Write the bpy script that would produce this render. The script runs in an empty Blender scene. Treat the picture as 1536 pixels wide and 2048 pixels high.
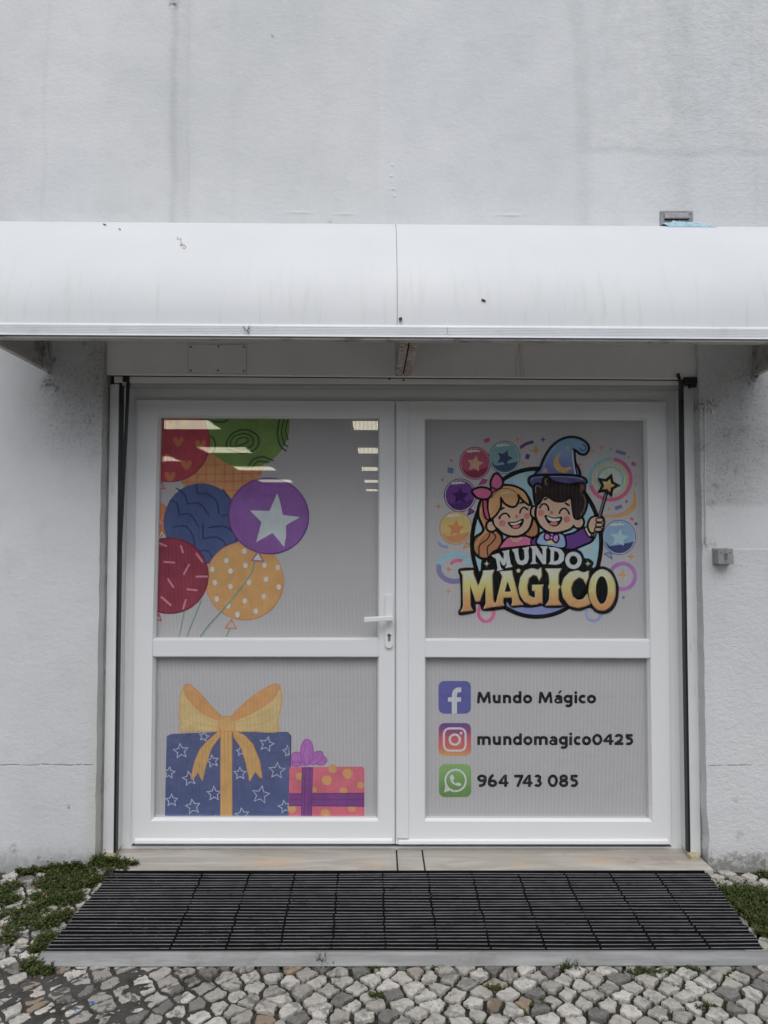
import bpy, math, random
from mathutils import Vector, Matrix
from mathutils.geometry import tessellate_polygon
random.seed(7)
R = math.radians
scn = bpy.context.scene
col = scn.collection
# ------------------------------------------------------------------ camera
FPX = 1450.0
CAM = Vector((0, -3.2, 1.405))
PITCH, YAW, ROLL = R(2.58), R(-0.50), R(0.20)
_f = Vector((-math.sin(YAW)*math.cos(PITCH), math.cos(YAW)*math.cos(PITCH), math.sin(PITCH)))
_r0 = Vector((math.cos(YAW), math.sin(YAW), 0)); _u0 = _r0.cross(_f)
_r = _r0*math.cos(ROLL) + _u0*math.sin(ROLL); _u = _u0*math.cos(ROLL) - _r0*math.sin(ROLL)
cd = bpy.data.cameras.new('camera'); cam = bpy.data.objects.new('camera', cd); col.objects.link(cam)
m3 = Matrix((_r, _u, -_f)).transposed()
cam.matrix_world = Matrix.Translation(CAM) @ m3.to_4x4()
cd.sensor_fit = 'VERTICAL'; cd.sensor_height = 36; cd.lens = FPX/2048*36
cd.clip_start = .05; cd.clip_end = 2000
scn.camera = cam
scn.render.resolution_x = 768; scn.render.resolution_y = 1024

def at(px, py, Y=0.0):
    """point of the plane y=Y seen at photo pixel (px, py)"""
    d = _f + _r*((px-768)/FPX) - _u*((py-1024)/FPX)
    return CAM + d*((Y-CAM.y)/d.y)
def atz(px, py, Z=0.0):
    d = _f + _r*((px-768)/FPX) - _u*((py-1024)/FPX)
    return CAM + d*((Z-CAM.z)/d.z)

# ------------------------------------------------------------------ light
SUN_EL, SUN_AZ = R(54), R(-6)
w = bpy.data.worlds.new('World'); scn.world = w; w.use_nodes = True
nt = w.node_tree; nt.nodes.clear()
sk = nt.nodes.new('ShaderNodeTexSky'); sk.sky_type = 'NISHITA'; sk.sun_disc = False
sk.sun_elevation = SUN_EL; sk.sun_rotation = R(180)+SUN_AZ
sk.air_density = 1.0; sk.dust_density = 1.5; sk.ozone_density = 1.0
hs = nt.nodes.new('ShaderNodeHueSaturation'); hs.inputs['Saturation'].default_value = .33
bg = nt.nodes.new('ShaderNodeBackground'); bg.inputs[1].default_value = .085
wo = nt.nodes.new('ShaderNodeOutputWorld')
# overcast luminance: the zenith is brighter than the horizon
tc = nt.nodes.new('ShaderNodeTexCoord'); sx = nt.nodes.new('ShaderNodeSeparateXYZ'); nt.links.new(tc.outputs['Generated'], sx.inputs[0])
mr = nt.nodes.new('ShaderNodeMapRange'); mr.inputs[1].default_value = 0; mr.inputs[2].default_value = 1; mr.inputs[3].default_value = 1.55; mr.inputs[4].default_value = 1.42
nt.links.new(sx.outputs[2], mr.inputs[0])
vm = nt.nodes.new('ShaderNodeVectorMath'); vm.operation = 'SCALE'
nt.links.new(sk.outputs[0], hs.inputs['Color']); nt.links.new(hs.outputs[0], vm.inputs[0]); nt.links.new(mr.outputs[0], vm.inputs['Scale']); nt.links.new(vm.outputs[0], bg.inputs[0]); nt.links.new(bg.outputs[0], wo.inputs[0])
ld = bpy.data.lights.new('sun', 'SUN'); sun = bpy.data.objects.new('sun', ld); col.objects.link(sun)
ld.energy = 1.2; ld.angle = R(50); ld.color = (1, 1, .995)
sdir = Vector((math.sin(SUN_AZ)*math.cos(SUN_EL), -math.cos(SUN_AZ)*math.cos(SUN_EL), math.sin(SUN_EL)))
sun.rotation_euler = sdir.to_track_quat('Z', 'Y').to_euler(); sun.location = (0, -6, 8)
vs = scn.view_settings; vs.view_transform = 'Standard'; vs.look = 'None'; vs.exposure = 0.34; vs.gamma = 1
scn.render.engine = 'CYCLES'
cy = scn.cycles; cy.transparent_max_bounces = 48; cy.max_bounces = 8; cy.diffuse_bounces = 4; cy.glossy_bounces = 4

# ------------------------------------------------------------------ materials
def s2l(c):
    return tuple(((v/255)/12.92 if v/255 <= .04045 else ((v/255+.055)/1.055)**2.4) for v in c)
class NT:
    def __init__(s, name):
        s.m = bpy.data.materials.new(name); s.m.use_nodes = True; s.t = s.m.node_tree; s.t.nodes.clear()
        s.out = s.t.nodes.new('ShaderNodeOutputMaterial'); s._p = None
    def n(s, typ, **kw):
        nd = s.t.nodes.new(typ)
        for k, v in kw.items(): setattr(nd, k, v)
        return nd
    def set(s, sock, v):
        if isinstance(v, bpy.types.NodeSocket): s.t.links.new(v, sock)
        else:
            if isinstance(v, (tuple, list)) and len(v) == 3 and sock.type == 'RGBA': v = (*v, 1)
            sock.default_value = v
    def pos(s):
        if s._p is None:
            g = s.n('ShaderNodeNewGeometry'); x = s.n('ShaderNodeSeparateXYZ'); s.t.links.new(g.outputs['Position'], x.inputs[0])
            s._p = (g.outputs['Position'], x.outputs[0], x.outputs[1], x.outputs[2])
        return s._p
    def ma(s, op, a, b=None, c=None, clamp=False):
        nd = s.n('ShaderNodeMath', operation=op, use_clamp=clamp); s.set(nd.inputs[0], a)
        if b is not None: s.set(nd.inputs[1], b)
        if c is not None: s.set(nd.inputs[2], c)
        return nd.outputs[0]
    def noise(s, scale, detail=4, rough=.55, vec=None, stretch=None, dist=0):
        nd = s.n('ShaderNodeTexNoise'); nd.inputs['Scale'].default_value = scale; nd.inputs['Detail'].default_value = detail
        nd.inputs['Roughness'].default_value = rough; nd.inputs['Distortion'].default_value = dist
        v = vec or s.pos()[0]
        if stretch:
            mp = s.n('ShaderNodeMapping'); mp.inputs['Scale'].default_value = stretch; s.t.links.new(v, mp.inputs[0]); v = mp.outputs[0]
        s.t.links.new(v, nd.inputs['Vector']); return nd.outputs['Fac']
    def ramp(s, v, a, b, c0=0.0, c1=1.0, smooth=True):
        nd = s.n('ShaderNodeMapRange', interpolation_type='SMOOTHSTEP' if smooth else 'LINEAR')
        s.set(nd.inputs[0], v); s.set(nd.inputs[1], a); s.set(nd.inputs[2], b); s.set(nd.inputs[3], c0); s.set(nd.inputs[4], c1)
        return nd.outputs[0]
    def mix(s, f, a, b, mode='MIX'):
        nd = s.n('ShaderNodeMix', data_type='RGBA', blend_type=mode); s.set(nd.inputs[0], f); s.set(nd.inputs[6], a); s.set(nd.inputs[7], b)
        return nd.outputs[2]
    def gauss(s, x0, z0, sx, sz, ax=1, az=3):
        p = s.pos()
        a = s.ma('DIVIDE', s.ma('SUBTRACT', p[ax], x0), sx); b = s.ma('DIVIDE', s.ma('SUBTRACT', p[az], z0), sz)
        q = s.ma('ADD', s.ma('MULTIPLY', a, a), s.ma('MULTIPLY', b, b))
        return s.ma('EXPONENT', s.ma('MULTIPLY', q, -1.0))
    def bsdf(s, color, rough=.5, metal=0.0, spec=.5, normal=None):
        b = s.n('ShaderNodeBsdfPrincipled'); s.set(b.inputs['Base Color'], color); s.set(b.inputs['Roughness'], rough)
        s.set(b.inputs['Metallic'], metal); s.set(b.inputs['Specular IOR Level'], spec)
        if normal: s.t.links.new(normal, b.inputs['Normal'])
        return b.outputs[0]
    def bump(s, h, dist=.002, strength=1.0, nrm=None):
        b = s.n('ShaderNodeBump'); s.set(b.inputs['Height'], h); b.inputs['Distance'].default_value = dist; b.inputs['Strength'].default_value = strength
        if nrm: s.t.links.new(nrm, b.inputs['Normal'])
        return b.outputs[0]
    def done(s, sh):
        s.t.links.new(sh, s.out.inputs[0]); return s.m

def simple(name, c, rough=.5, metal=0, var=.08, vscale=8, bump=None, dirt=None, spec=.5):
    n = NT(name); cc = n.mix(n.ramp(n.noise(vscale), .3, .7, smooth=False), tuple(v*(1-var) for v in c), tuple(min(1, v*(1+var)) for v in c))
    if dirt:
        dc, lo, hi, sc, amt = dirt
        cc = n.mix(n.ma('MULTIPLY', n.ramp(n.noise(sc, 6, .65), lo, hi), amt), cc, dc)
    nm = n.bump(n.noise(bump[0], 3), bump[1]) if bump else None
    return n.done(n.bsdf(cc, rough, metal, spec, nm))

# white textured render of the wall with its stains, mould and some painted shade
def wall_material():
    n = NT('wall_render'); P, x, y, z = n.pos()
    big = n.noise(1.1, 5, .6); mid = n.noise(7, 5, .6)
    c = n.mix(n.ramp(big, .3, .7), (.59, .60, .612), (.665, .67, .678))
    c = n.mix(n.ma('MULTIPLY', n.ramp(mid, .45, .75), .25), c, (.50, .51, .51))
    def over(mask, colr, amt=1.0):
        nonlocal c
        c = n.mix(n.ma('MULTIPLY', mask, amt, clamp=True), c, colr)
    wob = n.ma('MULTIPLY', n.ma('SUBTRACT', n.noise(2.2, 3, .5, stretch=(.2, .2, 1)), .5), .10)
    brk = n.ramp(n.noise(9, 4, .7, stretch=(1, 1, .3)), .38, .62)
    top = at(768, 470).z
    def streak(px, wdt, amt, z0=top, z1=9.0):
        X = at(px, 250).x
        d = n.ma('ABSOLUTE', n.ma('SUBTRACT', n.ma('ADD', x, wob), X))
        m = n.ramp(d, wdt*.15, wdt, 1.0, 0.0)
        m = n.ma('MULTIPLY', m, n.ma('MULTIPLY', n.ma('GREATER_THAN', z, z0), n.ma('MULTIPLY_ADD', brk, .6, .4)))
        over(m, (.20, .21, .21), amt)
    streak(349, .026, .16); streak(378, .010, .08); streak(362, .09, .12); streak(1160, .06, .14); streak(90, .018, .06); streak(470, .03, .04)
    streak(1360, .12, .10); streak(1510, .02, .08); streak(640, .05, .03); streak(930, .09, .04)
    # tide mark at the upper right
    tz = at(1300, 300).z
    tm = n.ma('MULTIPLY', n.ramp(n.ma('ADD', z, n.ma('MULTIPLY', n.noise(3, 4), .12)), tz+.02, tz+.09), n.ramp(x, .75, 1.2))
    tm = n.ma('MULTIPLY', tm, n.ramp(n.noise(14, 6, .7), .3, .7))
    over(tm, (.36, .37, .37), .20)
    edge = n.ma('ABSOLUTE', n.ma('SUBTRACT', n.ma('ADD', z, n.ma('MULTIPLY', n.noise(3, 4), .12)), tz+.05))
    over(n.ma('MULTIPLY', n.ramp(edge, 0, .03, 1, 0), n.ramp(x, .8, 1.0)), (.35, .36, .36), .22)
    # mould specks and painted awning shade
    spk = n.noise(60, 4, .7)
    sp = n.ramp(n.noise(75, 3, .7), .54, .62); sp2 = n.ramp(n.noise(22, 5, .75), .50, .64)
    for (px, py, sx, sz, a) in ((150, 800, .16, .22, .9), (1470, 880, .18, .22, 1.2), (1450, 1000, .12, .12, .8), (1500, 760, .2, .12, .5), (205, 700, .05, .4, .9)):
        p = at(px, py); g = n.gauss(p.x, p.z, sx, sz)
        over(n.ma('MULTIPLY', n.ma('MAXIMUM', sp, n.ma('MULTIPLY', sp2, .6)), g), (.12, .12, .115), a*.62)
        over(g, (.30, .295, .28), .42*a)  # soft shade under the awning ends, with mould tone, painted into the colour
    # dirt round the awning bracket feet
    for (px, py, s_, a) in ((96, 765, .018, 1), (112, 775, .012, .9), (85, 775, .010, .6), (1405, 812, .022, .9), (1425, 808, .02, .7), (1505, 760, .03, .6),
                            (1450, 868, .016, .5), (1482, 862, .02, .45), (1423, 1008, .011, 1), (1431, 972, .010, .7), (1448, 935, .014, .4), (1529, 890, .02, .5), (1471, 945, .01, .6),
                            (108, 720, .01, .7), (170, 685, .02, .4), (188, 707, .015, .4), (180, 840, .02, .4), (1408, 893, .012, .8), (1416, 1088, .014, .9), (1428, 1090, .012, .9),
                            (136, 1614, .006, 1), (27, 1698, .012, .6), (77, 1716, .008, .6), (86, 1722, .008, .7), (347, 8, .014, 1), (545, 72, .006, .5), (1472, 1600, .012, .3), (1479, 1672, .014, .4), (660, 443, .006, .8)):
        p = at(px, py); over(n.ma('MULTIPLY', n.gauss(p.x, p.z, s_*1.3, s_*1.5), n.ramp(spk, .40, .60)), (.07, .065, .058), a)
    # cleaner rectangle and darker field where a sign used to hang
    a0 = at(1412, 1008); b0 = at(1412, 1098)
    rect = n.ma('MULTIPLY', n.ma('GREATER_THAN', x, a0.x), n.ma('MULTIPLY', n.ramp(z, b0.z-.004, b0.z+.004), n.ramp(z, a0.z-.02, a0.z+.02, 1, 0)))
    over(rect, (.66, .665, .68), .6)
    c0 = at(1412, 806)
    rect2 = n.ma('MULTIPLY', n.ma('GREATER_THAN', x, a0.x), n.ma('MULTIPLY', n.ramp(z, a0.z-.006, a0.z+.006), n.ramp(z, c0.z-.006, c0.z+.006, 1, 0)))
    over(rect2, (.47, .465, .455), .22)
    # hairline crack along the render course
    cz = at(100, 1530).z; cw = n.ma('MULTIPLY', n.ma('SUBTRACT', n.noise(14, 4, .6), .5), .02)
    dz = n.ma('ABSOLUTE', n.ma('SUBTRACT', n.ma('ADD', z, cw), cz))
    lim = n.ma('MAXIMUM', n.ma('LESS_THAN', x, at(186, 1530).x), n.ma('MULTIPLY', n.ramp(x, at(1415, 1530).x, at(1424, 1530).x), n.ramp(x, at(1480, 1530).x, at(1530, 1530).x, 1, .2)))
    crack = n.ma('MULTIPLY', n.ma('MULTIPLY', n.ramp(dz, 0, .005, 1, 0), lim), n.ramp(n.noise(30, 3), .3, .5))
    over(crack, (.20, .195, .19), .6)
    # yellowed strip by the left jamb and splash dirt at the foot
    over(n.ma('MULTIPLY', n.ramp(x, at(160, 1500).x, at(198, 1500).x), n.ma('MULTIPLY', n.ma('LESS_THAN', x, 0.0), n.ramp(z, .2, 1.2, 1, .2))), (.50, .49, .40), .40)
    foot = n.ramp(z, .0, .16, 1, 0); fs = n.ramp(n.ma('ADD', n.noise(26, 6, .75), n.ma('MULTIPLY', foot, .28)), .62, .80)
    over(n.ma('MULTIPLY', n.ma('MULTIPLY', fs, n.ramp(x, -1.5, 1.2, .4, 1)), n.ramp(z, .02, .14, 1, 0)), (.12, .115, .105), .85)
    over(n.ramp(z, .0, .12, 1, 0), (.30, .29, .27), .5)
    over(n.ramp(n.noise(60, 3, .7), .66, .74), (.28, .28, .27), .35)
    # render relief: fine dimples, coarser near the ground at the right
    h1 = n.noise(95, 4, .6, stretch=(1, 1, 1.5)); h2 = n.noise(38, 3, .5, stretch=(1, 1, 1.3)); h3 = n.noise(6, 3)
    amp = n.ramp(x, .9, 1.6, .75, 1.5)
    sm = n.ma('SUBTRACT', 1.0, n.ma('MULTIPLY', rect, .75))
    h = n.ma('MULTIPLY', n.ma('MULTIPLY', n.ma('ADD', n.ma('MULTIPLY', h1, .7), h2), amp), sm)
    h = n.ma('ADD', h, n.ma('MULTIPLY', h3, 2.0)); h = n.ma('SUBTRACT', h, n.ma('MULTIPLY', crack, .8))
    # small blisters above the awning
    for (px, py, s_) in ((785, 330, .008), (783, 352, .007), (787, 378, .01), (789, 392, .007), (600, 425, .05), (690, 428, .03), (1020, 430, .05)):
        p = at(px, py); h = n.ma('ADD', h, n.ma('MULTIPLY', n.gauss(p.x, p.z, s_, .006), 1.2))
    return n.done(n.bsdf(c, .88, 0, .25, n.bump(h, .0022)))
def n_f(a): return 1.0

PERF_X, PERF_Z = .0062, .0074
def perf(n):
    """staggered slots of the one-way window film, 1 = printed film, 0 = hole"""
    P, x, y, z = n.pos()
    u = n.ma('DIVIDE', x, PERF_X); cu = n.ma('FLOOR', u); fu = n.ma('FRACT', u)
    par = n.ma('MULTIPLY', cu, .5)
    fv = n.ma('FRACT', n.ma('ADD', n.ma('DIVIDE', z, PERF_Z), par))
    a = n.ma('LESS_THAN', n.ma('ABSOLUTE', n.ma('SUBTRACT', fu, .5)), .15)
    b = n.ma('LESS_THAN', n.ma('ABSOLUTE', n.ma('SUBTRACT', fv, .5)), .25)
    return n.ma('SUBTRACT', 1.0, n.ma('MULTIPLY', a, b))
_pm = {}
def ink(c, c2=None, zr=None, tex=.10, name='print'):
    """printed ink on the film (8 bit colour as seen next to a white of 158); c2 = second colour of a printed fade between heights zr"""
    key = (c, c2, zr, tex)
    if key in _pm: return _pm[key]
    k = .68/s2l((166,)*3)[0]
    def f(q):
        L = s2l(q); g_ = .3*L[0]+.6*L[1]+.1*L[2]
        o = [(v+(g_-v)*.28)*k for v in L]; t = max(o); s_ = min(1, .86/t)
        return tuple(v*s_ for v in o)
    n = NT(name); cc = f(c)
    if c2:
        if isinstance(c2[0], tuple):
            rp = n.n('ShaderNodeValToRGB'); e = rp.color_ramp.elements; cs = (c,)+c2
            e[0].color = (*f(cs[0]), 1); e[1].color = (*f(cs[-1]), 1); e[0].position = 0; e[1].position = 1
            for i in range(1, len(cs)-1):
                q = e.new(i/(len(cs)-1)); q.color = (*f(cs[i]), 1)
            n.set(rp.inputs[0], n.ramp(n.pos()[3], zr[0], zr[1], smooth=False)); cc = rp.outputs[0]
        else: cc = n.mix(n.ramp(n.pos()[3], zr[0], zr[1]), f(c), f(c2))
    if tex:
        v = n.ma('MULTIPLY_ADD', n.ma('SUBTRACT', n.noise(14, 5, .65), .5), tex*6, 1.0)
        v2 = n.ma('MULTIPLY_ADD', n.ma('SUBTRACT', n.noise(120, 3, .6), .5), tex*3, 1.0)
        sc = n.n('ShaderNodeVectorMath', operation='SCALE'); n.set(sc.inputs[0], cc); n.set(sc.inputs['Scale'], n.ma('MULTIPLY', v, v2)); cc = sc.outputs[0]
    b = n.bsdf(cc, .75, 0, .12)
    tr = n.n('ShaderNodeBsdfTransparent'); mx = n.n('ShaderNodeMixShader')
    n.set(mx.inputs[0], perf(n)); n.t.links.new(tr.outputs[0], mx.inputs[1]); n.t.links.new(b, mx.inputs[2])
    _pm[key] = n.done(mx.outputs[0]); return _pm[key]

def glass_material(name='glass', tint=(.965, .975, .97)):
    n = NT(name); ge = n.n('ShaderNodeNewGeometry'); dt = n.n('ShaderNodeVectorMath', operation='DOT_PRODUCT')
    n.t.links.new(ge.outputs['Normal'], dt.inputs[0]); n.t.links.new(ge.outputs['Incoming'], dt.inputs[1])
    fr = n.ma('MULTIPLY_ADD', n.ma('POWER', n.ma('SUBTRACT', 1.0, n.ma('ABSOLUTE', dt.outputs['Value'])), 5.0), .95, .026)
    tr = n.n('ShaderNodeBsdfTransparent'); n.set(tr.inputs[0], tint); gl = n.n('ShaderNodeBsdfGlossy'); gl.inputs['Roughness'].default_value = .01
    mx = n.n('ShaderNodeMixShader'); n.set(mx.inputs[0], fr); n.t.links.new(tr.outputs[0], mx.inputs[1]); n.t.links.new(gl.outputs[0], mx.inputs[2])
    return n.done(mx.outputs[0])

M = {}
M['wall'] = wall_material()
M['pvc'] = simple('white_pvc', (.80, .81, .815), .30, var=.012, vscale=3)
M['pvc_seam'] = simple('seam_grey', (.42, .42, .42), .6, var=.05)
M['gasket'] = simple('rubber', (.012, .012, .013), .45, var=.2, vscale=20)
M['glass'] = glass_material()
M['screw'] = simple('screw_metal', (.30, .28, .25), .4, .8, var=.2, vscale=200)
M['steel'] = simple('steel', (.42, .40, .38), .35, .9, var=.1, vscale=60)
M['black'] = simple('black_plastic', (.012, .012, .013), .35, var=.1)
M['keybox'] = simple('painted_alloy', (.33, .34, .335), .45, .3, var=.05, vscale=30, dirt=((.14, .14, .12), .5, .75, 40, .5))
M['op_wall'] = simple('street_facade', (.075, .07, .065), .9, var=.1, vscale=.5)
M['op_trim'] = simple('street_trim', (.3, .29, .27), .8)
M['bark'] = simple('bark', (.10, .08, .06), .9, var=.3, vscale=20)
M['dark'] = simple('dark_gap', (.01, .01, .01), .9)
def shutter_paint(name, c, dirtamt):
    n = NT(name); P, x, y, z = n.pos()
    cc = n.mix(n.ramp(n.noise(5, 5, .6), .3, .7), tuple(v*.94 for v in c), c)
    d = n.ramp(n.noise(9, 6, .7, stretch=(6, 6, 1)), .58, .78)
    cc = n.mix(n.ma('MULTIPLY', d, dirtamt), cc, (.20, .17, .13))
    return n.done(n.bsdf(cc, .45, 0, .4, n.bump(n.noise(3, 2), .004)))
M['rail'] = shutter_paint('rail_paint', (.74, .75, .75), .40)
M['housing'] = shutter_paint('housing_paint', (.78, .77, .75), .08)
M['mortar'] = simple('mortar', (.33, .32, .295), .9, var=.15, vscale=12, bump=(60, .004), dirt=((.07, .06, .05), .52, .72, 14, .8))
def awning_material():
    n = NT('awning_sheet'); P, x, y, z = n.pos()
    c = n.mix(n.ramp(n.noise(2, 4), .3, .7), (.64, .65, .665), (.67, .68, .69))
    st = n.ramp(n.noise(6, 5, .6, stretch=(5, .6, .6)), .50, .80)
    low = n.ramp(z, 2.27, 2.55, 1, .15)
    c = n.mix(n.ma('MULTIPLY', n.ma('MULTIPLY', st, low), .45), c, (.48, .49, .44))
    c = n.mix(n.ma('MULTIPLY', n.ramp(n.noise(1.3, 5), .45, .8), .22), c, (.62, .64, .62))
    c = n.mix(n.ramp(n.noise(150, 2, .6), .77, .80), c, (.28, .28, .26))
    return n.done(n.bsdf(c, .42, 0, .4, n.bump(n.noise(2.2, 2), .006)))
M['awning'] = awning_material()
M['lip'] = simple('awning_profile', (.70, .715, .745), .35, 0, var=.04, vscale=5, dirt=((.40, .40, .38), .55, .8, 9, .4))
M['gusset'] = simple('awning_gusset', (.42, .40, .38), .6, var=.08, vscale=9, dirt=((.08, .07, .06), .48, .7, 10, .8))
M['rust'] = simple('rusty_steel', (.42, .37, .33), .75, .1, var=.25, vscale=26, dirt=((.12, .06, .04), .46, .66, 45, .8), bump=(140, .002))
def marble_material():
    n = NT('marble'); P, x, y, z = n.pos()
    c = n.mix(n.ramp(n.noise(3, 5, .6, stretch=(.5, 3, 1), dist=1.5), .35, .68), (.37, .34, .295), (.50, .47, .42))
    c = n.mix(n.ma('MULTIPLY', n.ramp(n.noise(5, 6, .7, stretch=(.4, 2.5, 1), dist=2.5), .56, .62), .4), c, (.30, .27, .24))
    for (px, py, sx, cc, a) in ((545, 1725, .10, (.62, .36, .18), .6), (1040, 1728, .05, (.62, .42, .20), .6), (740, 1728, .07, (.60, .42, .28), .5), (1300, 1720, .18, (.30, .19, .15), .8), (1190, 1722, .1, (.55, .38, .24), .5)):
        p = atz(px, py, .03); g = n.gauss(p.x, p.y, sx, .04, 1, 2)
        c = n.mix(n.ma('MULTIPLY', n.ma('MULTIPLY', g, n.ramp(n.noise(12, 5, .7), .3, .6)), a), c, cc)
    return n.done(n.bsdf(c, .5, 0, .35, n.bump(n.noise(30, 4), .0015)))
M['marble'] = marble_material()
def stone_material():
    n = NT('limestone'); P, x, y, z = n.pos()
    a = n.n('ShaderNodeAttribute'); a.attribute_name = 'tint'
    sp = n.n('ShaderNodeSeparateColor'); n.t.links.new(a.outputs['Color'], sp.inputs[0])
    c = n.mix(sp.outputs[0], (.33, .31, .275), (.62, .59, .535))
    c = n.mix(n.ramp(sp.outputs[1], .975, .995), c, (.30, .22, .15))
    c = n.mix(n.ramp(sp.outputs[1], .07, .13, 1, 0), c, (.17, .16, .15))
    c = n.mix(n.ma('MULTIPLY', n.ramp(n.noise(35, 5, .7), .42, .62), .45), c, (.24, .225, .20))
    c = n.mix(n.ramp(n.noise(110, 4, .7), .60, .70), c, (.14, .13, .12))
    c = n.mix(n.ma('MULTIPLY', n.ramp(n.noise(160, 2, .5), .25, .40, 1, 0), .5), c, (.50, .49, .46))
    left = n.ramp(x, -1.1, .1, 1, .45)
    bl = n.ramp(n.noise(11, 6, .75, dist=.6), .525, .58)
    c = n.mix(n.ma('MULTIPLY', n.ma('MULTIPLY', bl, left), .95), c, (.075, .072, .068))
    for (px, py, s_, cc_) in ((183, 2006, .010, (.05, .16, .42)), (160, 2022, .012, (.42, .50, .58)), (150, 2030, .012, (.42, .50, .58)), (845, 2002, .010, (.02, .02, .03)), (835, 2010, .010, (.25, .33, .42))):
        p_ = atz(px, py, 0); c = n.mix(n.ramp(n.ma('MULTIPLY', n.gauss(p_.x, p_.y, s_, s_*.6, 1, 2), n.ma('MULTIPLY_ADD', n.noise(90, 3), 1.4, .3)), .3, .5), c, cc_)
    h = n.ma('ADD', n.ma('MULTIPLY', n.noise(45, 5, .7), 1.0), n.ma('MULTIPLY', n.noise(14, 3), 1.6))
    return n.done(n.bsdf(c, .72, 0, .35, n.bump(h, .006)))
M['stone'] = stone_material()
def soil_material():
    n = NT('joint_soil'); P, x, y, z = n.pos()
    c = n.mix(n.ramp(n.noise(30, 5, .7), .35, .65), (.022, .019, .015), (.070, .062, .052))
    left = n.ramp(x, -1.0, -.2, 1, 0)
    c = n.mix(n.ma('MULTIPLY', left, n.ramp(n.noise(9, 5, .7), .3, .6)), c, (.085, .081, .075))
    c = n.mix(n.ma('MULTIPLY', n.ma('MULTIPLY', n.ramp(n.noise(5, 4, .6), .50, .60), n.ma('SUBTRACT', 1.0, left)), n.ramp(n.noise(60, 4, .6), .35, .55)), c, (.030, .048, .010))
    return n.done(n.bsdf(c, .95, 0, .15, n.bump(n.noise(90, 4, .7), .006)))
M['soil'] = soil_material()
def far_paving():
    n = NT('far_paving'); P = n.pos()[0]
    v = n.n('ShaderNodeTexVoronoi'); v.feature = 'DISTANCE_TO_EDGE'; v.inputs['Scale'].default_value = 13; n.t.links.new(P, v.inputs['Vector'])
    v2 = n.n('ShaderNodeTexVoronoi'); v2.inputs['Scale'].default_value = 13; n.t.links.new(P, v2.inputs['Vector'])
    sc = n.n('ShaderNodeSeparateColor'); n.t.links.new(v2.outputs['Color'], sc.inputs[0])
    c = n.mix(sc.outputs[0], (.32, .30, .27), (.48, .45, .41))
    c = n.mix(n.ramp(v.outputs['Distance'], .05, .10), (.06, .055, .045), c)
    return n.done(n.bsdf(c, .85, 0, .2))
M['paving'] = far_paving()
M['asphalt'] = simple('asphalt', (.13, .13, .13), .85, var=.2, vscale=40)
def leaf_material(name, a, b):
    n = NT(name); at_ = n.n('ShaderNodeAttribute'); at_.attribute_name = 'tint'
    sp = n.n('ShaderNodeSeparateColor'); n.t.links.new(at_.outputs['Color'], sp.inputs[0])
    c = n.mix(sp.outputs[0], a, b); c = n.mix(n.ramp(sp.outputs[1], .93, .97), c, (.22, .13, .05))
    return n.done(n.bsdf(c, .6, 0, .3))
M['leaf'] = leaf_material('weed_leaf', (.012, .022, .004), (.066, .092, .016))
M['leaf2'] = leaf_material('moss_leaf', (.020, .040, .008), (.050, .075, .018))
M['bag'] = simple('blue_plastic', (.36, .52, .62), .35, var=.25, vscale=60)
M['alu'] = None
def alu_material():
    n = NT('brushed_aluminium')
    c = n.mix(n.ramp(n.noise(6, 5, .65, stretch=(.6, 6, 6)), .35, .7), (.20, .20, .197), (.28, .28, .275))
    c = n.mix(n.ma('MULTIPLY', n.ramp(n.noise(9, 5, .7), .5, .75), .5), c, (.13, .125, .115))
    return n.done(n.bsdf(c, .52, .45, .4, n.bump(n.noise(60, 3, .6, stretch=(.08, 1, 1)), .0006)))
M['alu'] = alu_material()
M['mat_rubber'] = simple('mat_rubber', (.006, .006, .007), .85, var=.3, vscale=20, dirt=((.05, .045, .04), .60, .80, 30, .3), spec=.06)
M['mat_rib'] = simple('mat_rib', (.25, .25, .26), .5, .2, var=.25, vscale=15, dirt=((.07, .07, .07), .55, .7, 25, .7))
M['int_wall'] = simple('shop_wall', (.42, .40, .40), .8, var=.03)
M['int_floor'] = simple('shop_floor', (.16, .15, .15), .5, var=.1)
M['int_ceil'] = simple('shop_ceiling', (.16, .15, .155), .9, var=.05)
def emit(name, c, s):
    n = NT(name); e = n.n('ShaderNodeEmission'); n.set(e.inputs[0], c); e.inputs[1].default_value = s
    return n.done(e.outputs[0])
M['light'] = emit('ceiling_light_diffuser', (1, .92, .70), 2.5)
M['vent'] = simple('grey_vent_metal', (.27, .27, .285), .7, 0, var=.15, vscale=30, dirt=((.12, .11, .10), .5, .7, 50, .6))
M['cable'] = simple('white_cable', (.62, .60, .54), .5, var=.1)
M['thread'] = simple('brown_thread', (.35, .24, .12), .8, var=.2)
M['foam'] = simple('yellow_foam', (.45, .38, .25), .9, var=.25, vscale=80, bump=(90, .004))
M['mark'] = simple('dry_residue', (.09, .05, .035), .8, var=.5, vscale=90)
M['string'] = simple('fine_red_thread', (.40, .22, .22), .7)

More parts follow.
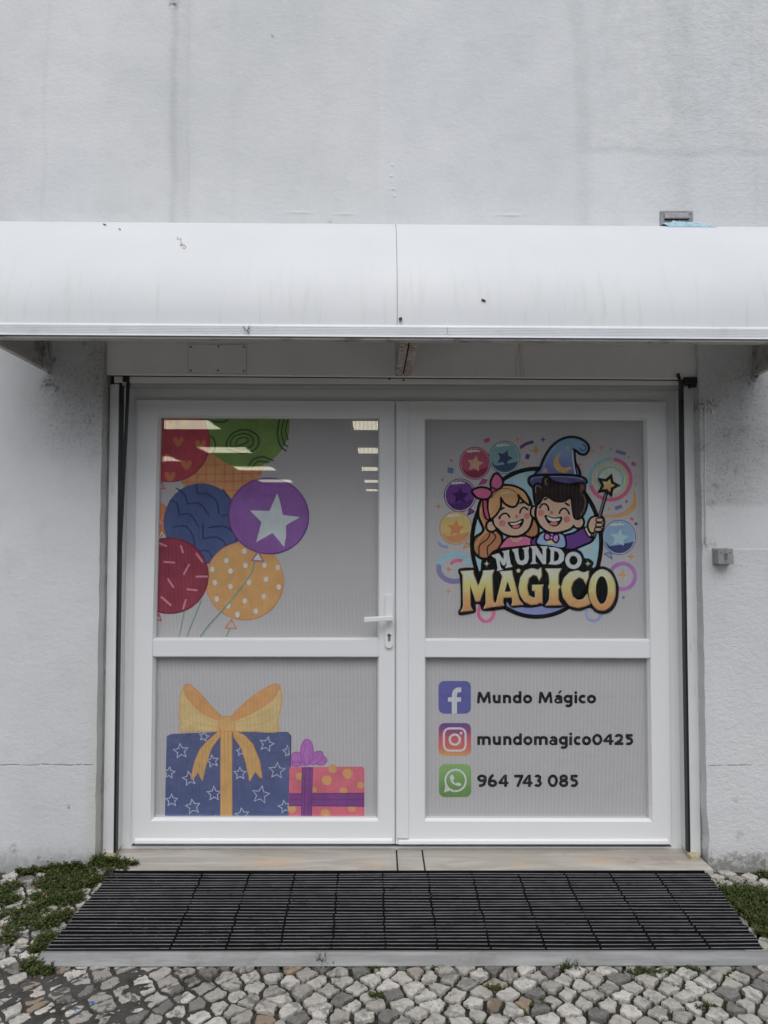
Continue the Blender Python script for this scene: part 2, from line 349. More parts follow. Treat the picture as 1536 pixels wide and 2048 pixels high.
# ------------------------------------------------------------------ object helpers
ORI = {}
def tag(o, label=None, cat=None, group=None, kind=None):
    if label: o['label'] = label
    if cat: o['category'] = cat
    if group: o['group'] = group
    if kind: o['kind'] = kind
    return o
def thing(name, loc, label, cat, group=None):
    o = bpy.data.objects.new(name, None); o.empty_display_size = .1; col.objects.link(o); o.location = loc; ORI[o.name] = Vector(loc)
    return tag(o, label, cat, group)
class MB:
    def __init__(s): s.v = []; s.f = []; s.fm = []; s.tint = []; s.mats = []; s.smooth = False; s.ct = (0, 0, 0, 1)
    def mi(s, m):
        if m not in s.mats: s.mats.append(m)
        return s.mats.index(m)
    def add(s, vs, fs, m):
        b = len(s.v); s.v += [tuple(q) for q in vs]; s.tint += [s.ct]*len(vs)
        for f in fs: s.f.append(tuple(b+i for i in f)); s.fm.append(s.mi(m))
        return s
    def hexa(s, p, m):
        """8 corner points: bottom ring 0-3, top ring 4-7"""
        return s.add(p, [(3, 2, 1, 0), (4, 5, 6, 7), (0, 1, 5, 4), (1, 2, 6, 5), (2, 3, 7, 6), (3, 0, 4, 7)], m)
    def box(s, x0, x1, y0, y1, z0, z1, m):
        return s.hexa([(x0, y0, z0), (x1, y0, z0), (x1, y1, z0), (x0, y1, z0), (x0, y0, z1), (x1, y0, z1), (x1, y1, z1), (x0, y1, z1)], m)
    def slab(s, a, b, c, d, y0, y1, m):
        """quad a,b,c,d (counter-clockwise seen from the front, x/z used) from depth y0 to y1"""
        q = [a, b, c, d]
        vs = [(p[0], y0, p[-1]) for p in q] + [(p[0], y1, p[-1]) for p in q]
        return s.add(vs, [(0, 1, 2, 3), (7, 6, 5, 4), (1, 0, 4, 5), (2, 1, 5, 6), (3, 2, 6, 7), (0, 3, 7, 4)], m)
    def prism(s, prof, x0, x1, m):
        """profile of (y, z) points extruded along x"""
        k = len(prof); vs = [(x0, y, z) for y, z in prof] + [(x1, y, z) for y, z in prof]
        fs = [tuple(range(k)), tuple(range(2*k-1, k-1, -1))] + [((i+1) % k, i, k+i, k+(i+1) % k) for i in range(k)]
        return s.add(vs, fs, m)
    def extr(s, pts, y0, y1, m):
        """outline of (x, z) points extruded in y"""
        k = len(pts); vs = [(x, y0, z) for x, z in pts] + [(x, y1, z) for x, z in pts]
        tr = tessellate_polygon([[Vector((x, z, 0)) for x, z in pts]])
        fs = [tuple(t) for t in tr] + [tuple(k+i for i in reversed(t)) for t in tr] + [((i+1) % k, i, k+i, k+(i+1) % k) for i in range(k)]
        return s.add(vs, fs, m)
    def tube(s, pts, r, m, n=8, r2=None):
        pts = [Vector(p) for p in pts]; rings = []
        for i, p in enumerate(pts):
            d = (pts[min(i+1, len(pts)-1)]-pts[max(i-1, 0)]).normalized()
            a = d.cross(Vector((0, 0, 1)) if abs(d.z) < .9 else Vector((1, 0, 0))).normalized(); b = d.cross(a)
            rr = r if r2 is None else r+(r2-r)*i/(len(pts)-1)
            rings.append([p+a*rr*math.cos(2*math.pi*j/n)+b*rr*math.sin(2*math.pi*j/n) for j in range(n)])
        vs = [q for g in rings for q in g]; fs = []
        for i in range(len(rings)-1):
            for j in range(n): fs.append((i*n+j, i*n+(j+1) % n, (i+1)*n+(j+1) % n, (i+1)*n+j))
        fs += [tuple(range(n-1, -1, -1)), tuple((len(rings)-1)*n+j for j in range(n))]
        return s.add(vs, fs, m)
    def disc(s, c, r, h, m, n=16, axis='y'):
        c = Vector(c); return s.tube([c, c+(Vector((0, -h, 0)) if axis == 'y' else Vector((0, 0, h)))], r, m, n)
    def build(s, name, parent=None, origin=None, bevel=0, smooth=None, fix=True):
        xs, ys, zs = zip(*s.v)
        o0 = Vector(origin) if origin else Vector(((min(xs)+max(xs))/2, (min(ys)+max(ys))/2, min(zs)))
        me = bpy.data.meshes.new(name); me.from_pydata([(a-o0.x, b-o0.y, c-o0.z) for a, b, c in s.v], [], s.f)
        for m in s.mats: me.materials.append(m)
        me.polygons.foreach_set('material_index', s.fm)
        if any(t != (0, 0, 0, 1) for t in s.tint):
            at_ = me.color_attributes.new('tint', 'FLOAT_COLOR', 'POINT')
            at_.data.foreach_set('color', [q for t in s.tint for q in t])
        if fix:
            import bmesh
            bm = bmesh.new(); bm.from_mesh(me); bmesh.ops.recalc_face_normals(bm, faces=bm.faces[:]); bm.to_mesh(me); bm.free()
        if s.smooth if smooth is None else smooth: me.polygons.foreach_set('use_smooth', [True]*len(me.polygons))
        me.update()
        o = bpy.data.objects.new(name, me); col.objects.link(o)
        o.location = o0 - (ORI[parent.name] if parent else Vector((0, 0, 0))); ORI[o.name] = o0
        if parent: o.parent = parent
        if bevel:
            b = o.modifiers.new('bevel', 'BEVEL'); b.width = bevel; b.segments = 2; b.limit_method = 'ANGLE'; b.angle_limit = R(35)
        return o
def P(px, py, Y): q = at(px, py, Y); return (q.x, q.z)
# ================================================================== setting
ZG = 0.0
g = MB(); g.add([(-150, -4.6, -.035), (150, -4.6, -.035), (150, .3, -.035), (-150, .3, -.035)], [(0, 1, 2, 3)], M['paving'])
g.box(-150, 150, -4.75, -4.6, -.16, -.02, M['mortar'])
rd_ = MB(); rd_.add([(-150, -150, -.15), (150, -150, -.15), (150, -4.75, -.15), (-150, -4.75, -.15)], [(0, 1, 2, 3)], M['asphalt']); tag(rd_.build('road', fix=False), kind='structure')
# joint soil in the near field, a gently uneven sheet with the stones set into it
nx, ny = 320, 170; X0, X1, Y0, Y1 = -3.2, 3.2, -3.4, .02
rs = random.Random(3)
vs = []
for j in range(ny+1):
    for i in range(nx+1):
        X = X0+(X1-X0)*i/nx; Y = Y0+(Y1-Y0)*j/ny
        smear = max(0, min(1, (-.25-X)/.5))*max(0, min(1, (-.62-Y)/.15))
        vs.append((X, Y, -.012+.0105*smear+rs.uniform(-.0030, .0030)*(1+.8*smear)+.003*smear*math.sin(X*31+2*math.sin(Y*23))))
g.add(vs, [(j*(nx+1)+i, j*(nx+1)+i+1, (j+1)*(nx+1)+i+1, (j+1)*(nx+1)+i) for j in range(ny) for i in range(nx)], M['soil'])
# limestone setts: cells of a jittered, turned grid
S = .061; ang = R(38); ca, sa = math.cos(ang), math.sin(ang)
def seed_pt(i, j):
    r_ = random.Random(i*7919+j*104729+17)
    u = (i+r_.uniform(-.24, .24)+.12*math.sin(j*1.9))*S*1.10; v = (j+r_.uniform(-.22, .22)+.12*math.sin(i*1.3))*S*.96
    q = ca*u-sa*v, sa*u+ca*v
    bend = .10*math.sin(q[0]*1.3+.6)
    return (q[0]+.02*math.sin(q[1]*5), q[1]+bend)
def cell(i, j):
    c = seed_pt(i, j); poly = [(c[0]+a, c[1]+b) for a, b in ((-.2, -.2), (.2, -.2), (.2, .2), (-.2, .2))]
    for di in range(-2, 3):
        for dj in range(-2, 3):
            if di == dj == 0: continue
            o = seed_pt(i+di, j+dj); mx, my = (c[0]+o[0])/2, (c[1]+o[1])/2; nx_, ny_ = o[0]-c[0], o[1]-c[1]
            out = []
            for k in range(len(poly)):
                a, b = poly[k], poly[(k+1) % len(poly)]
                da = (a[0]-mx)*nx_+(a[1]-my)*ny_; db = (b[0]-mx)*nx_+(b[1]-my)*ny_
                if da <= 0: out.append(a)
                if (da < 0) != (db < 0) and da != db:
                    t = da/(da-db); out.append((a[0]+(b[0]-a[0])*t, a[1]+(b[1]-a[1])*t))
            poly = out
            if len(poly) < 3: return c, []
    return c, poly
rnd = random.Random(11)
for i in range(-82, 83):
    for j in range(-82, 83):
        c = seed_pt(i, j)
        if not (-2.9 < c[0] < 2.9 and -3.2 < c[1] < -.015): continue
        c, poly = cell(i, j)
        if len(poly) < 3: continue
        cx = sum(p[0] for p in poly)/len(poly); cyy = sum(p[1] for p in poly)/len(poly)
        # resample the outline into short, slightly ragged edges
        pts = []
        for k in range(len(poly)):
            a, b = poly[k], poly[(k+1) % len(poly)]; L = math.dist(a, b)
            if L < .006: continue
            nseg = max(2, int(L/.011))
            for t in range(nseg):
                f = t/nseg; e = 1.0 if t else .975
                px_, py_ = a[0]+(b[0]-a[0])*f, a[1]+(b[1]-a[1])*f
                d = math.hypot(px_-cx, py_-cyy); gap = rnd.uniform(.0040, .0100)
                s_ = max(.2, (d-gap)/d)*e+rnd.uniform(-.05, .02)
                pts.append((cx+(px_-cx)*s_, min(-.004, cyy+(py_-cyy)*s_)))
        k = len(pts)
        if k < 4: continue
        z0 = rnd.uniform(-.003, .003); tx, ty = rnd.uniform(-.05, .05), rnd.uniform(-.05, .05)
        g.ct = (rnd.random(), rnd.random(), rnd.random(), 1)
        vs = []
        for sc, dz in ((1.0, -.03), (1.0, -.0035), (.97, -.0006), (.80, .0006)):
            for (a, b) in pts:
                X = cx+(a-cx)*sc; Y = cyy+(b-cyy)*sc
                vs.append((X, Y, z0+dz+(tx*(X-cx)+ty*(Y-cyy))*(dz > -.02)+rnd.uniform(-.0009, .0009)*(dz > -.02)))
        vs.append((cx, cyy, z0+.0012))
        fs = []
        for l in range(3):
            for q in range(k): fs.append((l*k+q, l*k+(q+1) % k, (l+1)*k+(q+1) % k, (l+1)*k+q))
        for q in range(k): fs.append((3*k+q, 3*k+(q+1) % k, 4*k))
        g.add(vs, fs, M['stone'])
g.ct = (0, 0, 0, 1)
tag(g.build('pavement', origin=(0, 0, 0), fix=False), kind='structure')

# ------------------------------------------------------------------ building
bld = thing('shop_building', (0, .15, 0), 'white rendered shop wall with a wide recessed doorway, stained by rain and mould', 'building')
oTL, oTR = at(207, 640), at(1396, 640); oBL, oBR = at(189, 1742), at(1416, 1738)
xl0, xl1, xr0, xr1 = oTL.x, oBL.x, oTR.x, oBR.x; ztop = 2.60
# keep the jamb edges a touch ragged towards the foot, like the broken render
wl = MB(); T = .30; N_ = 44; rj = random.Random(5)
zs = [-.05+(ztop+.05)*i/N_ for i in range(N_+1)]
xl = [xl1+(xl0-xl1)*max(0, zz)/2.4+rj.uniform(-.0018, .0018) for zz in zs]; xr = [xr1+(xr0-xr1)*max(0, zz)/2.4+rj.uniform(-.0022, .0022)+(.012*math.exp(-((zz-.14)/.05)**2)) for zz in zs]
WX = 7.0; WT = 6.2
vs = [];
for zz, a, b in zip(zs, xl, xr): vs += [(-WX, 0, zz), (a, 0, zz), (b, 0, zz), (WX, 0, zz), (a, T, zz), (b, T, zz)]
fs = []
for i in range(N_):
    p, q = i*6, (i+1)*6
    fs += [(p, p+1, q+1, q), (p+2, p+3, q+3, q+2), (p+1, p+4, q+4, q+1), (p+5, p+2, q+2, q+5)]
t0 = N_*6; nb = len(vs)
vs += [(-WX, 0, WT), (xl[-1], 0, WT), (xr[-1], 0, WT), (WX, 0, WT)]
fs += [(t0, t0+1, nb+1, nb), (t0+1, t0+2, nb+2, nb+1), (t0+2, t0+3, nb+3, nb+2), (t0+1, t0+4, t0+5, t0+2)]
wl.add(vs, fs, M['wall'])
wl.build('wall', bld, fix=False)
# mortar reveals of the jambs
def lin(pa, pb, Y): a, b = at(*pa, Y), at(*pb, Y); return a, b
rv = MB()
for sgn, top_, bot_ in ((-1, (220, 700), (205, 1712)), (1, (1384, 700), (1401, 1712))):
    pass
# roof edge far above, so that the wall is a solid volume
rf = MB(); rf.box(-WX, WX, .02, 9, WT-.2, WT+.05, M['int_ceil']); rf.build('roof', bld)
inn = MB(); inn.box(-6, 6, .32, 18.2, -.12, -.02, M['int_floor']); inn.build('interior_floor', bld)
inn = MB(); inn.box(-6, 6, .32, 18.2, 2.78, 2.86, M['int_ceil']); inn.build('interior_ceiling', bld)
inn = MB(); inn.box(-6, 6, 18.0, 18.2, -.02, 2.78, M['int_wall']); inn.box(-6.1, -6, .32, 18.2, -.02, 2.78, M['int_wall']); inn.box(6, 6.1, .32, 18.2, -.02, 2.78, M['int_wall'])
inn.box(-6, -1.36, .31, .36, -.02, 2.78, M['int_wall']); inn.box(1.46, 6, .31, .36, -.02, 2.78, M['int_wall']); inn.box(-1.36, 1.46, .31, .36, 2.3, 2.78, M['int_wall'])
inn.build('interior_wall', bld)
# ceiling lights of the shop, seen through the perforated film
def ceiling_light(x, d, label):
    y = d-3.2; t = thing('ceiling_light', (x, y, 2.78), label, 'ceiling light', 'lit square panels on the shop ceiling behind the left door')
    a = MB(); a.box(x-.33, x+.33, y-.30, y+.30, 2.742, 2.762, M['light']); a.build('diffuser', t)
    a = MB()
    for q in ((x-.35, x-.33, y-.32, y+.32), (x+.33, x+.35, y-.32, y+.32), (x-.33, x+.33, y-.32, y-.30), (x-.33, x+.33, y+.30, y+.32)): a.box(*q, 2.745, 2.78, M['int_wall'])
    a.build('frame', t)
rown = ['nearest and highest', 'second highest', 'third highest', 'fourth highest', 'lowest']
for k, d in enumerate((8.12, 10.3, 12.8, 15.3, 17.8)):
    if k < 4: ceiling_light(-2.17, d, 'lit ceiling panel seen over the printed balloons, %s of its row' % rown[k])
    ceiling_light(.05, d, 'lit ceiling panel seen beside the centre post, %s of its row' % rown[k])
ceiling_light(-3.52, 11.4, 'small sliver of lit ceiling panel seen over the red heart balloon, leftmost')

# the house across the street (outside the picture; it blocks the low sky and mirrors in the panes)
ob = thing('added_opposite_building', (0, -14, -.15), 'unseen grey-brown building added across the street to block low sky, mirrored in the glass', 'building')
for xa_, xb_ in ((-32, 32),):
    b_ = MB(); b_.box(xa_, xb_, -24, -14, -.15, 4.4, M['op_wall']); b_.build('wall', ob)
    b_ = MB(); b_.box(xa_-.3, xb_+.3, -24.3, -13.6, 4.4, 4.7, M['op_trim']); b_.build('roof', ob)
for i in range(9):
    for j in range(1):
        X = -28+7*i+(3 if i == 5 else 0); Z = .9+2.6*j; b_ = MB(); b_.box(X-.8, X+.8, -14.02, -13.97, Z, Z+1.5, M['black']); w_o = b_.build('window', ob)
        b_ = MB(); b_.box(X-.95, X+.95, -14.02, -13.85, Z-.1, Z-.01, M['op_trim']); b_.build('sill', w_o)

# marble threshold
th = thing('marble_threshold', (.05, .03, 0), 'worn cream marble threshold under the double door, two joints near its middle', 'threshold')
ZT = .030; seam1, seam2 = atz(794, 1718, ZT).x, atz(847, 1718, ZT).x
for a, b in ((xl1-.0, seam1-.003), (seam1+.003, seam2-.003), (seam2+.003, xr1-.004)):
    s_ = MB(); s_.box(a, b, -.062, .24, -.02, ZT, M['marble']); s_.build('slab', th, bevel=.004)
a = MB(); a.box(xl1, xr1-.004, -.055, .23, -.03, ZT-.006, M['dark']); a.build('joint_bed', th)

# ------------------------------------------------------------------ roller shutter (box, guide rails, seals)
sh = thing('roller_shutter', (.05, .07, ZT), 'raised white roller shutter, its side guides and housing panel framing the doorway', 'roller shutter')
YG = .062
def rail(pa, pb, pc, pd, name, side):
    # front face corners at depth YG: outer bottom, inner bottom, inner top, outer top (pixels)
    A, B, C, D = (at(*p, YG) for p in (pa, pb, pc, pd)); r_ = MB()
    r_.slab(A, B, C, D, YG, .145, M['rail']); o = r_.build(name, sh, bevel=.003)
    return o
g1 = rail((205, 1713), (227, 1713), (238, 768), (220, 768), 'guide_rail', -1)
g2 = rail((1381, 1713), (1402, 1713), (1390, 772), (1367, 772), 'guide_rail', 1)
# black rubber seals on the inner faces
def strip(name, pts, y0, y1, m, parent, bevel=0):
    A = [at(*p, y0) for p in pts]; r_ = MB(); r_.slab(*A, y0, y1, m); return r_.build(name, parent, bevel=bevel)
strip('rubber_seal', ((227, 1706), (231, 1706), (244, 757), (240, 757)), .060, .092, M['gasket'], sh)
strip('rubber_seal', ((1377, 1706), (1381, 1706), (1367, 770), (1362, 770)), .060, .092, M['gasket'], sh)
# loose second lip of the left seal
A = [at(*p, .05) for p in ((237, 1100), (242, 1100), (258.5, 762), (253, 762))]
r_ = MB(); r_.slab(*A, .05, .062, M['gasket']); r_.build('loose_seal_lip', sh)
r_ = MB(); a = at(252, 757, .05); r_.box(a.x-.014, a.x+.014, .044, .066, a.z-.016, a.z+.010, M['gasket']); r_.build('seal_clip', sh, bevel=.003)
# beige inner liner between seal and door frame
strip('liner', ((231, 1704), (235.5, 1700), (248, 772), (243, 772)), .0925, .150, M['rail'], sh)
strip('liner', ((1373, 1700), (1377, 1704), (1363, 772), (1359, 772)), .0925, .150, M['rail'], sh)
# foam blocks at the feet of the rails
for px, py in ((219, 1714), (1387, 1713)):
    a = at(px, py, .05); r_ = MB(); r_.box(a.x-.022, a.x+.022, .03, .075, a.z-.012, a.z+.014, M['foam']); r_.build('foot_block', sh, bevel=.006)
# mortar between rail and wall
for q in (((189, 1722), (205, 1722), (222, 560), (207, 560)), ((1401, 1722), (1416, 1722), (1395, 560), (1384, 560))):
    A = [at(*p, .066) for p in q]
    # widen under the wall edge
    if q[0][0] < 700: A[0].x -= .02; A[3].x -= .02
    else: A[1].x += .02; A[2].x += .02
    mo = MB(); mo.slab(*A, .070, .16, M['mortar']); mo.build('reveal_mortar', bld)
# housing panel, its lip and the slot
hp = MB(); A = [at(*p, .030) for p in ((212, 749), (1394, 758), (1394, 600), (212, 592))]
hp.slab(*A, .030, .05, M['housing']); hous = hp.build('housing_panel', sh, bevel=.003)
hp = MB(); A = [at(*p, .056) for p in ((228, 765), (1371, 770), (1371, 744), (228, 738))]; hp.slab(*A, .056, .12, M['housing']); hp.build('bottom_lip', sh, bevel=.002)
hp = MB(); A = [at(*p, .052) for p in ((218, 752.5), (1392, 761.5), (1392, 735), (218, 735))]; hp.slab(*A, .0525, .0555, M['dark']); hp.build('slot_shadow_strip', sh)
hp = MB(); A = [at(*p, .058) for p in ((240, 770), (1366, 775), (1366, 764), (240, 759))]; hp.slab(*A, .062, .13, M['pvc_seam']); hp.build('brush_seal', sh)
# inspection cover with its six screws
cv = MB(); A = [at(*p, .028) for p in ((376.5, 745), (492.5, 746.5), (493, 689.5), (377.5, 688.5))]
dk = MB(); grow = .0025
def grown(A, g_): return [Vector((A[0].x-g_, 0, A[0].z-g_)), Vector((A[1].x+g_, 0, A[1].z-g_)), Vector((A[2].x+g_, 0, A[2].z+g_)), Vector((A[3].x-g_, 0, A[3].z+g_))]
dk.slab(*grown(A, .0022), .0288, .0297, M['pvc_seam'])
cv.slab(*A, .0262, .0286, M['housing']); cov = cv.build('inspection_cover', hous, bevel=.001)
for o_ in (dk.build('cover_gap', hous),): pass
for px, py in ((382, 694), (437, 693), (488, 694), (382, 741), (436, 741), (488, 742)):
    a = at(px, py, .026); s_ = MB(); s_.disc((a.x, .0264, a.z), .0048, .003, M['screw'], 12); s_.box(a.x-.004, a.x+.004, .0228, .0235, a.z-.0006, a.z+.0006, M['dark']); s_.build('screw', hous)
# black latch at the right end
la = thing('shutter_latch', (1.33, .05, 2.15), 'black metal latch arm and bracket at the top right corner of the doorway', 'latch')
b_ = MB(); A = [at(*p, .03) for p in ((1367, 768), (1396, 768), (1396, 755), (1366, 755))]; b_.slab(*A, .018, .055, M['black']); b_.build('bracket', la, bevel=.004)
b_ = MB(); A = [at(*p, .03) for p in ((1380, 776), (1392, 775), (1391, 766), (1380, 766))]; b_.slab(*A, .020, .05, M['black']); b_.build('catch', la, bevel=.003)
b_ = MB(); p0, p1, p2 = at(1356, 747, .02), at(1360, 762, .02), at(1363, 800, .045)
b_.tube([p0, p1, p2], .0068, M['black'], 10); b_.build('arm', la, smooth=True)

# ------------------------------------------------------------------ door frame and leaves
YF, YL, YP = .150, .128, .158
def frame_ring(px, Yf, Yb, m, parent, name, parts='LRTB', bevel=.002):
    """px: outer quad and inner quad in pixels (bl, br, tr, tl); mitred members in one mesh"""
    o = [at(*p, Yf) for p in px[0]]; i_ = [at(*p, Yf) for p in px[1]]
    b_ = MB()
    seg = {'B': (o[0], o[1], i_[1], i_[0]), 'R': (i_[1], o[1], o[2], i_[2]), 'T': (i_[3], i_[2], o[2], o[3]), 'L': (o[0], i_[0], i_[3], o[3])}
    vs = [(p.x, Yf, p.z) for p in o+i_]+[(p.x, Yb, p.z) for p in o+i_]
    F = {'B': (0, 1, 5, 4), 'R': (1, 2, 6, 5), 'T': (2, 3, 7, 6), 'L': (3, 0, 4, 7)}
    fs = []
    for k_, f in F.items():
        if k_ in parts: fs += [f, tuple(8+q for q in reversed(f))]
    for a, b in ((0, 1), (1, 2), (2, 3), (3, 0)):
        if (a, b) != (0, 1) or 'B' in parts: fs.append((b, a, 8+a, 8+b))
    for a, b in ((4, 5), (5, 6), (6, 7), (7, 4)):
        if (a, b) != (4, 5) or 'B' in parts: fs.append((a, b, 8+b, 8+a))
    b_.add(vs, fs, m)
    return b_.build(name, parent, bevel=bevel)
df = thing('door_frame', (.05, YF, ZT), 'fixed white plastic frame round the double door', 'door frame')
frame_ring((((240, 1701), (1367, 1703), (1357, 768), (256, 764)), ((262, 1692), (1344, 1694), (1334, 801), (271, 797))), YF, .235, M['pvc'], df, 'outer_frame')
frame_ring((((262, 1692), (1344, 1694), (1334.5, 800), (270.5, 796)), ((266, 1687), (1340, 1689), (1330, 804), (274.5, 800))), YF-.008, .20, M['pvc'], df, 'rebate_lip', parts='LRT', bevel=.0015)
b_ = MB(); A = [at(*p, .16) for p in ((264, 1697), (1342, 1699), (1342, 1680), (264, 1679))]; b_.slab(*A, .165, .2, M['dark']); b_.build('bottom_gap', df)

def leaf(name_loc, label, outer, up, lo, wkey):
    t = thing('door_leaf', at(*name_loc, YL), label, 'door', 'two leaves of the white glazed double door')
    (bl, br, tr, tl) = outer
    B = MB()
    # solid members with holes: outline strips between outer edge and the two pane openings (upper, lower)
    O = [at(*p, YL) for p in outer]; U = [at(*p, YL) for p in up]; L = [at(*p, YL) for p in lo]
    # vertices front: 0-3 outer, 4-7 upper opening (bl br tr tl), 8-11 lower opening
    pts = O+U+L
    vs = [(p.x, YL, p.z) for p in pts]+[(p.x, .21, p.z) for p in pts]
    F = [(0, 1, 9, 8), (1, 2, 6, 5, 10, 9), (2, 3, 7, 6), (3, 0, 8, 11, 4, 7)]
    F = [(0, 1, 9, 8), (2, 3, 7, 6)]
    F += [(1, 2, 6, 5), (1, 5, 10, 9), (3, 0, 4, 7), (0, 8, 11, 4)]
    fs = F+[tuple(12+q for q in reversed(f)) for f in F]
    for a, b in ((0, 1), (1, 2), (2, 3), (3, 0)): fs.append((b, a, 12+a, 12+b))
    for a, b in ((5, 6), (6, 7), (7, 4), (8, 9), (9, 10), (11, 8)): fs.append((a, b, 12+b, 12+a))
    B.add(vs, fs, M['pvc']); fr = B.build('leaf_frame', t, bevel=.0025)
    # mid rail standing a little behind the frame face
    b_ = MB(); A = [Vector((L[3].x-.004, 0, L[3].z)), Vector((L[2].x+.004, 0, L[2].z)), Vector((U[1].x+.004, 0, U[1].z)), Vector((U[0].x-.004, 0, U[0].z))]
    b_.slab(*A, YL+.0035, .2, M['pvc']); b_.build('mid_rail', t, bevel=.0025)
    # weather bar along the foot
    b_ = MB(); z0 = (O[0].z+O[1].z)/2
    b_.prism([(YL-.001, z0+.024), (YL-.010, z0+.018), (YL-.012, z0+.006), (YL-.004, z0-.001), (YL+.02, z0-.001), (YL+.02, z0+.024)], O[0].x+.012, O[1].x-.012, M['pvc'])
    b_.build('weather_bar', t, bevel=.001)
    panes = []
    for Q in (U, L):
        # sloping glazing bead
        ins = .0070; q = Q
        inn_ = [Vector((q[0].x+ins, 0, q[0].z+ins)), Vector((q[1].x-ins, 0, q[1].z+ins)), Vector((q[2].x-ins, 0, q[2].z-ins)), Vector((q[3].x+ins, 0, q[3].z-ins))]
        yo, yi = YL+.004, YP-.003; b_ = MB()
        vs = [(p.x, yo, p.z) for p in q]+[(p.x, yi, p.z) for p in inn_]+[(p.x, .2, p.z) for p in inn_]
        fs = [(a, b, 4+b, 4+a) for a, b in ((0, 1), (1, 2), (2, 3), (3, 0))]+[(4+a, 4+b, 8+b, 8+a) for a, b in ((0, 1), (1, 2), (2, 3), (3, 0))]
        b_.add(vs, fs, M['pvc']); b_.build('glazing_bead', t)
        b_ = MB(); gk = .0022
        i2 = [Vector((p.x+sx*gk, 0, p.z+sz*gk)) for p, sx, sz in zip(inn_, (1, -1, -1, 1), (1, 1, -1, -1))]
        vs = [(p.x, YP-.0035, p.z) for p in inn_]+[(p.x, YP-.0015, p.z) for p in i2]
        b_.add(vs, [(a, b, 4+b, 4+a) for a, b in ((0, 1), (1, 2), (2, 3), (3, 0))], M['pvc_seam']); b_.build('gasket', t)
        b_ = MB(); e = .004
        b_.slab(*[Vector((p.x+sx*-e, 0, p.z+sz*-e)) for p, sx, sz in zip(inn_, (1, -1, -1, 1), (1, 1, -1, -1))], YP, YP+.004, M['glass'])
        p_ = b_.build('glass_pane', t)
        panes.append((p_, inn_))
    return t, panes
lf, (lpu, lpl) = leaf((527, 1690), 'left door leaf with printed balloons above, printed gift boxes below and a lever handle',
    ((265, 1687), (789.5, 1688), (789.5, 802), (274, 800)), ((305, 1280), (758, 1279.5), (759.5, 833), (315.5, 831)), ((301, 1642), (757, 1642.5), (757.5, 1314), (305, 1313.5)), 'L')
rt, (rpu, rpl) = leaf((1067, 1690), 'right door leaf with the cartoon children logo above and three contact lines below',
    ((791.5, 1688), (1341, 1689), (1331.5, 804), (791, 802)), ((849.5, 1281), (1301, 1282), (1294, 836), (848.5, 834)), ((849, 1643), (1305, 1644), (1301, 1316.5), (849.5, 1314.5)), 'R')
# cover strip of the meeting stiles
strip('meeting_stile_cover', ((793.5, 1678), (817.5, 1678), (815.5, 802), (793, 802)), YL-.010, YL-.0005, M['pvc'], rt, bevel=.004)
b_ = MB(); a = at(790.5, 1684, YL); b_.box(a.x-.010, a.x+.012, YL+.012, YL+.03, a.z-.012, at(790, 802, YL).z, M['pvc_seam']); b_.build('leaf_gap_seal', rt)
# handle
hz0, hz1 = at(778, 1296, YL).z, at(778, 1190, YL).z; hx = at(778, 1240, YL).x
hw = .0172; rr = hw
out = [(hx+hw*math.cos(R(a)), hz0+hw+hw*math.sin(R(a))) for a in range(180, 361, 15)]+[(hx+hw, hz1-.004), (hx+hw-.004, hz1), (hx-hw+.004, hz1), (hx-hw, hz1-.004)]
b_ = MB(); b_.extr(out, YL-.012, YL-.0002, M['pvc']); hd = b_.build('handle', lf, bevel=.002)
b_ = MB(); a = at(778, 1237, YL-.02); b_.tube([(a.x+.004, YL-.010, a.z), (a.x+.004, YL-.048, a.z)], .0095, M['pvc'], 14); b_.build('spindle', hd, smooth=False)
b_ = MB(); p0, p1 = at(786, 1236.5, YL-.05), at(728, 1238.5, YL-.05)
b_.hexa([(p1.x, YL-.062, p1.z-.0135), (p0.x, YL-.058, p0.z-.011), (p0.x, YL-.044, p0.z-.011), (p1.x, YL-.050, p1.z-.0135),
         (p1.x, YL-.062, p1.z+.0105), (p0.x, YL-.058, p0.z+.0115), (p0.x, YL-.044, p0.z+.0115), (p1.x, YL-.050, p1.z+.0105)], M['pvc']); b_.build('lever', hd, bevel=.004)
cyl = MB(); a = at(778.5, 1271, YL-.012); cyl.disc((a.x, YL-.0118, a.z), .0085, .003, M['steel'], 18); cyl.box(a.x-.0052, a.x+.0052, YL-.0146, YL-.0118, a.z-.024, a.z, M['steel']); cyl.build('lock_cylinder', hd)
cyl = MB(); cyl.box(a.x-.006, a.x+.006, YL-.0156, YL-.0149, a.z-.0012, a.z+.0012, M['dark']); cyl.build('keyhole', hd)

